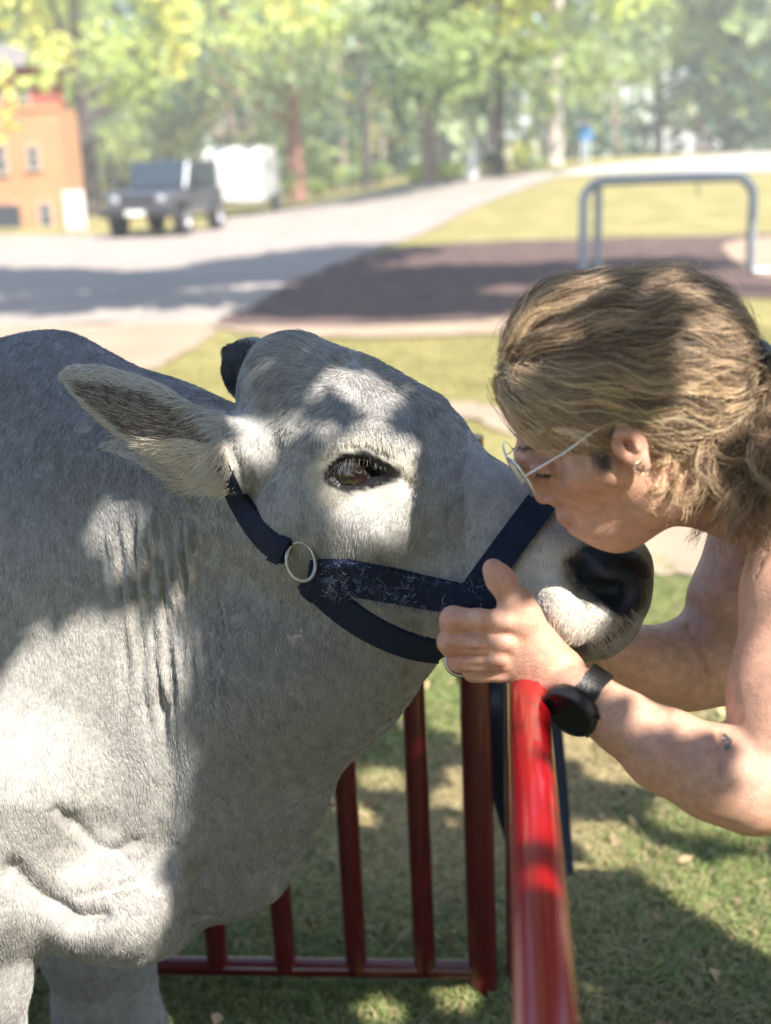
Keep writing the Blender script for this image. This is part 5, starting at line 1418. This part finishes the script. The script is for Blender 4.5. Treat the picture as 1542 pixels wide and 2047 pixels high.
hair('ponytail', np.concatenate(allp), np.linspace(0.00022, 0.00012, 26), np.concatenate(allc), m_hair, person)
# flyaways above the crown
nfly = 420; fi_ = rng.choice(scv[(wf[scv] < 0.75)], nfly); pf = np.zeros((nfly, 9, 3)); q = womV[fi_].copy(); n0 = womN[fi_]
d = n0 * 0.6 + (TIE - q) / np.linalg.norm(TIE - q, axis=1)[:, None] + rng.normal(0, .45, (nfly, 3)); q = q + n0 * 0.008
for j in range(9):
    pf[:, j] = q; d /= np.linalg.norm(d, axis=1)[:, None]; q = q + d * rng.uniform(0.003, 0.006, (nfly, 1)); d = d + rng.normal(0, .32, (nfly, 3)) - n0 * 0.12
hair('flyaway_hair', pf, np.linspace(0.00022, 0.00012, 9), np.repeat(mid[None] * 1.4, nfly, 0), m_hair, person)
# hair tie with its bobble
m_tie = mat('black_elastic', (0.012, 0.013, 0.015), 0.45)
tie = empty('hair_tie', TIE, 'black hair tie with a round bobble on the woman\'s ponytail', 'hair tie')
ta = np.array([0.95, -0.1, -0.25]); ta /= np.linalg.norm(ta); t1 = np.cross(ta, [0, 1, 0]); t1 /= np.linalg.norm(t1); t2 = np.cross(ta, t1)
mb = MB()
for s_ in (-0.006, 0.0, 0.006):
    mb.tube([TIE + ta * s_ + 0.0245 * (math.cos(a) * t1 + math.sin(a) * t2) for a in np.linspace(0, 6.283, 28, endpoint=False)], 0.0042, 10, closed=True)
mb.build('elastic', m_tie, tie)
bc = P(1510, 700, HD - 0.022)
mb = MB(); mb.lathe([(0.0165 * math.sin(a), 0.0105 * math.cos(a)) for a in np.linspace(0.01, math.pi - .01, 14)], bc, (0.1, -0.25, 1), 24); mb.build('bobble', m_tie, tie)

# eyebrow and lashes on the near side
def on_skin(specs, nm, rad, c0, seed):
    r = np.random.default_rng(seed); P_ = []; C_ = []
    for (x0, y0, x1, y1, n, jx, ddx, ddy, L0) in specs:
        for i in range(n):
            t = r.random(); x = x0 + (x1 - x0) * t + r.normal(0, jx); y = y0 + (y1 - y0) * t + r.normal(0, jx)
            h, nn = hit(wom_bvh, x, y)
            if h is None or depth_of(h) > 1.3: continue
            d = _r * (ddx + r.normal(0, .2)) - _u * (ddy + r.normal(0, .2)); d = d - nn * (d @ nn) * .8; d /= np.linalg.norm(d); L = L0 * r.uniform(.6, 1.2)
            P_.append([h + nn * (0.0004 + 0.0012 * s) + d * L * s for s in (0, .33, .66, 1.0)]); C_.append(np.array(c0) * r.uniform(.6, 1.3))
    if P_: hair(nm, np.array(P_), np.array([1, .9, .7, .3]) * rad, np.array(C_), m_hair, person)
on_skin([(1038, 902, 1092, 886, 150, 3.0, 0.9, -0.35, 0.007)], 'eyebrow', 0.00022, (0.06, 0.042, 0.03), 1)
on_skin([(1072, 946, 1108, 950, 50, 1.2, -0.3, 0.9, 0.006)], 'lashes', 0.00018, (0.03, 0.022, 0.018), 2)
# soft hairline: fine short hairs in front of the ear and along the temple
on_skin([(1030, 848, 1150, 884, 260, 6, 0.95, 0.15, 0.014), (1150, 880, 1212, 872, 160, 7, 0.7, 0.5, 0.013), (1188, 880, 1206, 930, 200, 7, 0.35, 0.9, 0.012), (1296, 950, 1340, 1000, 60, 9, 0.6, 0.6, 0.012)], 'baby_hair', 0.00014, (0.12, 0.085, 0.06), 3)
# fine arm hair
on_skin([(1190, 1400, 1440, 1530, 420, 34, -0.5, 0.6, 0.008), (1050, 1300, 1130, 1350, 120, 20, -0.6, 0.4, 0.006)], 'arm_hair', 0.00006, (0.55, 0.42, 0.28), 4)
# ================================================================== the tree overhead that dapples everything near
# its leaves hang between the sun and the group; the gaps in it are where the photo shows sun
e1 = np.cross(SUN, [0, 0, 1.0]); e1 /= np.linalg.norm(e1); e2 = np.cross(e1, SUN)
def sunflat(p): p = np.asarray(p); return np.stack([p @ e1, p @ e2], -1)
LIT = []
def lit(px, py, rpx, bv=None, D=None):
    if bv is not None:
        h, _n = hit(bv, px, py)
        if h is None: return
    elif D is None: h = G(px, py)
    else: h = P(px, py, D)
    LIT.append((h, RM(rpx, h)))
def ltpoly(poly, bv, step=15, rad=11, hole=None):
    xs = [p[0] for p in poly]; ys = [p[1] for p in poly]
    for x in np.arange(min(xs), max(xs), step):
        for y in np.arange(min(ys), max(ys), step):
            ins = False; k = len(poly) - 1
            for m in range(len(poly)):
                (xa, ya), (xb, yb) = poly[m], poly[k]
                if (ya > y) != (yb > y) and x < (xb - xa) * (y - ya) / (yb - ya + 1e-9) + xa: ins = not ins
                k = m
            if ins and not (hole and seg_dist(np.array([x]), np.array([y]), hole[0])[0] < hole[1]): lit(x, y, rad, bv)
cb, wbv = cow_bvh, wom_bvh
ltpoly([(-20, 1400), (60, 1345), (120, 1290), (190, 1262), (300, 1258), (322, 1340), (330, 1450), (335, 1640), (300, 1720), (285, 1790), (318, 1860), (290, 1910), (200, 1880), (100, 1850), (60, 2060), (-20, 2060)], cb, 17, 12, ([(255, 1400), (200, 1470), (165, 1520)], 24))
ltpoly([(178, 1010), (230, 985), (262, 1020), (272, 1085), (240, 1110), (195, 1085)], cb)
ltpoly([(675, 985), (720, 982), (790, 968), (850, 985), (868, 1060), (888, 1150), (850, 1145), (790, 1115), (745, 1080), (735, 1040)], cb, 10, 8)
ltpoly([(665, 925), (690, 890), (735, 872), (785, 890), (810, 925), (790, 930), (745, 905), (700, 902)], cb, 10, 8)
ltpoly([(640, 745), (700, 735), (790, 790), (780, 815), (700, 790), (650, 770)], cb, 11, 8)
ltpoly([(485, 850), (590, 850), (585, 905), (540, 925), (500, 905)], cb, 11, 8)
ltpoly([(400, 850), (450, 870), (485, 955), (440, 965), (380, 950), (330, 945), (390, 905)], cb, 11, 8)
ltpoly([(1100, 1150), (1145, 1150), (1190, 1205), (1210, 1250), (1160, 1290), (1110, 1280), (1085, 1230)], cb, 11, 8)
ltpoly([(440, 1590), (500, 1560), (520, 1690), (440, 1720)], cb, 30, 5)
ltpoly([(1010, 1320), (1060, 1285), (1110, 1310), (1150, 1320), (1160, 1345), (1100, 1375), (1040, 1345)], wbv, 9, 7)
ltpoly([(895, 1228), (1010, 1226), (1040, 1250), (980, 1262), (890, 1255)], wbv, 9, 6)
ltpoly([(1500, 1380), (1560, 1380), (1560, 1680), (1490, 1670), (1510, 1560)], wbv, 15, 11)
ltpoly([(1515, 1010), (1560, 960), (1560, 1300), (1520, 1280)], wbv, 15, 9)
for q in ((1300, 1410, 9), (1350, 1440, 9), (1250, 1375, 9), (1300, 1252, 14), (1350, 1256, 12), (1250, 1252, 14), (1300, 1000, 14), (1310, 960, 14), (1030, 850, 10), (1018, 870, 10)): lit(*q, bv=wbv)
for q in ((1330, 865, 20, HD - .07), (1400, 830, 24, HD - .06), (1080, 830, 14, HD - .05), (1180, 560, 20, HD - .03), (1330, 580, 22, HD - .03), (1400, 690, 22, HD - .06), (1100, 640, 14, HD - .05), (1480, 860, 22, HD - .03), (1510, 800, 22, HD - .03), (1380, 920, 14, HD - .05)): lit(*q[:3], D=q[3])
for y, rp in ((1395, 26), (1420, 26), (1500, 30), (1530, 30), (1600, 18), (1650, 14), (1750, 18)): lit(1056 + (y - 1385) * .05, y, rp, D=float(atz(1056, y, RAIL_Z + RAIL_R)[1]))
for x, y, rp in ((350, 1938, 40), (390, 1938, 34), (435, 1870, 34), (435, 1925, 26), (575, 1890, 24), (595, 1925, 20), (860, 1938, 34), (900, 1940, 26), (855, 1790, 26), (690, 1938, 20)): lit(x, y, rp, D=float(FENCE_R[1]) - .03)
for x, y, rp in ((640, 1770, 70), (700, 1740, 60), (830, 1880, 55), (900, 1790, 45), (560, 2000, 60), (430, 2030, 40), (680, 1970, 35), (1480, 1880, 75), (1540, 1860, 60), (1430, 1910, 35), (1220, 1690, 60), (1290, 1720, 45), (1250, 1900, 30), (1380, 1760, 60), (1300, 1830, 36), (900, 1990, 36), (1190, 1850, 36), (1180, 1760, 40), (1420, 1990, 28), (760, 2030, 30), (700, 1640, 36), (1350, 1640, 45), (1500, 1740, 36), (1450, 1660, 40), (900, 1600, 30), (930, 1560, 30), (760, 1560, 36), (1240, 1540, 60), (1330, 1560, 50), (1180, 1960, 20), (1320, 2010, 22), (1400, 1840, 60), (1480, 1960, 50), (1540, 1960, 60), (1230, 1830, 34), (1520, 1800, 50), (1340, 1900, 34)): lit(x, y, rp)
# only points the sun can really reach count: drop those behind the cow or the woman
def clear(h):
    o = Vector((h + SUN * 0.02).tolist()); d = Vector(SUN.tolist())
    return cow_bvh.ray_cast(o, d, 6.0)[0] is None and wom_bvh.ray_cast(o, d, 6.0)[0] is None
n0_ = len(LIT); LIT = [q for q in LIT if clear(q[0])]
dk = []
for poly in ([(480, 1250), (700, 1250), (840, 1345), (700, 1480), (630, 1640), (560, 1760), (420, 1820), (380, 1500)], [(0, 730), (110, 700), (250, 790), (400, 850), (420, 1000), (300, 960), (150, 960), (0, 1200)], [(490, 960), (640, 980), (720, 1100), (900, 1150), (880, 1280), (700, 1190), (560, 1080)], [(285, 1000), (480, 1010), (480, 1240), (345, 1240), (290, 1200)], [(500, 690), (640, 672), (630, 800), (600, 840), (520, 830)], [(800, 765), (900, 840), (900, 960), (830, 900), (790, 850)], [(900, 860), (1040, 980), (960, 1100), (880, 1000), (850, 900)]):
    xs, ys = [p[0] for p in poly], [p[1] for p in poly]
    for x in np.arange(min(xs), max(xs), 24):
        for y in np.arange(min(ys), max(ys), 24):
            ins = False; k = len(poly) - 1
            for m in range(len(poly)):
                (xa, ya), (xb, yb) = poly[m], poly[k]
                if (ya > y) != (yb > y) and x < (xb - xa) * (y - ya) / (yb - ya + 1e-9) + xa: ins = not ins
                k = m
            if ins:
                h, _n = hit(cow_bvh, x, y)
                if h is not None and clear(h): dk.append(sunflat(h))
for x, y in ((700, 1340), (760, 1340), (820, 1345), (760, 1400), (720, 1440), (690, 1480), (660, 1540), (640, 1600), (620, 1560), (640, 1650), (600, 1640), (700, 1400), (590, 1700)):
    h, _n = hit(cow_bvh, x, y)
    if h is not None: dk.append(sunflat(h))
for x in (700, 838, 975):
    for y in range(1380, 1880, 30):
        if x == 700 and y < 1500: continue
        h = P(x + (y - 1340) * .035, y, float(FENCE_R[1]))
        if clear(h): dk.append(sunflat(h))
dk = np.array(dk)
RAILP = [q for q in LIT if abs(q[0][2] - RAIL_Z) < .05 and abs(q[0][0] - .15) < .09 and q[0][1] < 1.25 and RAIL_Z > 0 and abs(proj(q[0])[0] - 1060) < 30 and proj(q[0])[1] > 1388]
RAILP += [q for q in LIT if q[0][2] < .35 and abs(q[0][1] - (FENCE_R[1] - .03)) < .01]
LIT = RAILP + [q for q in LIT if np.hypot(*(dk - sunflat(q[0])).T).min() > q[1] + 0.012]
print('sun gaps', n0_, len(LIT))
LP = np.array([sunflat(h) for h, _ in LIT]); LR = np.array([r_ for _, r_ in LIT])
r = np.random.default_rng(99)
cpts = np.array([sunflat(p) for p in ([-1.5, 1.2, .2], [-1.5, 2.0, .2], [-1.0, 1.5, 1.4], [1.1, 1.0, .5], [1.1, 1.2, 1.4], [1.2, 2.6, 0], [-.9, 2.7, 0], [.3, .4, .6], [-.6, 1.0, 0], [0.5, 1.1, 1.4], [-1.0, 2.0, 1.35])])
lo_, hi_ = cpts.min(0) - .1, cpts.max(0) + .1
nL = 38000
ab = r.uniform(lo_, hi_, (nL, 2)); t_ = r.uniform(2.7, 3.7, nL); sz = r.uniform(.05, .11, nL)
ok = np.ones(nL, bool)
for q, rq in zip(LP, LR): ok &= np.hypot(ab[:, 0] - q[0], ab[:, 1] - q[1]) - rq > sz * 0.30
# leave the far edge of the shade ragged: sunlit lawn begins about 3 m out
base = ab[:, :1] * e1 + ab[:, 1:] * e2 + t_[:, None] * SUN
g0 = base - SUN * ((base[:, 2]) / SUN[2])[:, None]
ok &= (g0[:, 1] < 3.0 + 0.12 * noise3(np.stack([g0[:, 0], g0[:, 1], g0[:, 0] * 0], 1), 4, 14, 3.0)) | (r.random(nL) < .02)
C = base[ok]; sz = sz[ok]
# the outer crown: larger leaf sprays added to shade the ground round the viewer
o_pts = np.array([sunflat(p) for p in ([-3.4, -2.2, 0], [3.4, -2.2, 0], [-2.4, 2.4, 0], [3.0, 2.4, 0], [-1.8, 2.2, 1.3], [-3, 0.5, 0])])
olo, ohi = o_pts.min(0), o_pts.max(0); nO = 1800
oab = r.uniform(olo, ohi, (nO, 2)); inner = ((oab > lo_ + .05) & (oab < hi_ - .05)).all(1)
ob = oab[:, :1] * e1 + oab[:, 1:] * e2 + r.uniform(2.9, 4.2, nO)[:, None] * SUN
og = ob - SUN * (ob[:, 2] / SUN[2])[:, None]
okk = ~inner & (og[:, 1] < 2.7) & (np.hypot(ob[:, 0], ob[:, 1]) > 0.0) & ((ob[:, 2] > 2.2))
for q, rq in zip(LP, LR): okk &= np.hypot(oab[:, 0] - q[0], oab[:, 1] - q[1]) - rq > 0.08
C = np.concatenate([C, ob[okk]]); sz = np.concatenate([sz, r.uniform(.16, .26, okk.sum())])
V, F = leaf_quads(C, sz, r, aspect=0.75)
cl = np.repeat(np.array(LEAF['mid'])[None] * r.uniform(.7, 1.4, (len(C), 1)), 4, 0)
cen = C.mean(0); tb_ = np.array([cen[0] + 1.4, cen[1] - 1.8, 0])
shade = empty('shade_tree', tb_, 'leafy tree behind the viewer whose crown dapples the cow with shade', 'tree')
link('crown', npmesh('crown', V, F, False, {'tint': cl}), mat('shade_leaf', rough=0.55, attr='tint', transl=0.18, spec=0.3), shade)
mb = MB(); mb.tube(spline([tb_, tb_ + np.array([-.1, .1, 1.5]), tb_ + np.array([-.5, .6, 2.8]), cen + np.array([.4, -.4, .2])], 5), np.linspace(.2, .07, 16), 12)
tr0 = tb_ + np.array([.8, .6, 3.4])
mb.build('trunk', m_bark['grey'], shade)
print('canopy leaves', len(C), 'extent', lo_, hi_)
# second tree out of frame to the left: its shade lies across the driveway
r = np.random.default_rng(55)
def shade_crown(targets, height, n, size, label, seed):
    r = np.random.default_rng(seed); bl = []
    for (px, py, rad) in targets:
        g = G(px, py); c = g + SUN * (height + r.uniform(-.6, .6)) / SUN[2]; bl.append((c, rad))
    cen = np.mean([b[0] for b in bl], 0); base = np.array([cen[0] + 7.5, cen[1] - 3.0, 0.0])
    t = empty('tree', base, label, 'tree'); V, F, c_ = crown_mesh(bl, n, size, [np.array(LEAF['mid']), np.array(LEAF['lime'])], r)
    link('crown', npmesh('crown', V, F, False, {'tint': c_}), m_leaf, t)
    mb = MB(); mb.tube(spline([base, base + np.array([-.4, .2, height * .55]), cen], 5), np.linspace(.28, .1, 11), 10); mb.build('trunk', m_bark['grey'], t)
shade_crown([(60, 565, 1.9), (200, 570, 1.7), (340, 560, 1.6), (480, 550, 1.7), (600, 525, 1.7), (120, 610, 1.1), (-60, 560, 2.0), (380, 600, 1.0), (-250, 560, 2.2), (700, 505, 1.5)], 9.0, 6500, .55, 'tree out of frame whose shade crosses the driveway', 61)
shade_crown([(700, 590, 1.3), (820, 560, 1.5), (950, 550, 1.5), (1080, 550, 1.4), (1200, 540, 1.3), (620, 620, .8), (900, 610, 1.0), (1320, 530, 1.0), (780, 620, .8)], 9.5, 4500, .5, 'tree out of frame whose shade covers the mulch bed', 62)
# unseen trees added behind the viewer to close off the low bright sky
for i, (x, y, h, lab) in enumerate(((-9.5, -5.5, 6.5, 'unseen added tree behind the viewer, far left'), (0.5, -6.5, 7.0, 'unseen added tree straight behind the viewer'),
                                    (5.5, -6.0, 7.2, 'unseen added tree behind the viewer, right of centre'))):
    r = np.random.default_rng(700 + i); b = np.array([x, y, 0.0]); t = empty('tree', b, lab, 'tree', 'trees added behind the viewer to block light')
    bl = [(b + np.array([r.normal(0, 1.5), r.normal(0, .9), r.uniform(.5, h)]), r.uniform(1.0, 1.7)) for _ in range(16)]
    V, F, c_ = crown_mesh(bl, 2600, .55, [np.array(LEAF['mid']) * .6, np.array(LEAF['dark'])], r)
    link('crown', npmesh('crown', V, F, False, {'tint': c_}), m_leaf, t)
    mb = MB(); mb.tube(spline([b, b + np.array([.1, 0, h * .4]), b + np.array([.2, .1, h * .8])], 5), np.linspace(.25, .08, 11), 10); mb.build('trunk', m_bark['grey'], t)
# ================================================================== haze volume added to pale the background
hz_m = bpy.data.materials.new('haze_air'); hz_m.use_nodes = True; t = hz_m.node_tree
for n_ in list(t.nodes):
    if n_.type != 'OUTPUT_MATERIAL': t.nodes.remove(n_)
pv = t.nodes.new('ShaderNodeVolumePrincipled'); pv.inputs['Density'].default_value = HAZE; pv.inputs['Color'].default_value = (0.98, 0.98, 0.96, 1)
t.links.new(pv.outputs[0], [n_ for n_ in t.nodes if n_.type == 'OUTPUT_MATERIAL'][0].inputs['Volume'])
hzb = MB().box((-175, -75, -1.5), (190, 340, 22)).build('haze', hz_m, smooth=False); hzb['kind'] = 'stuff'
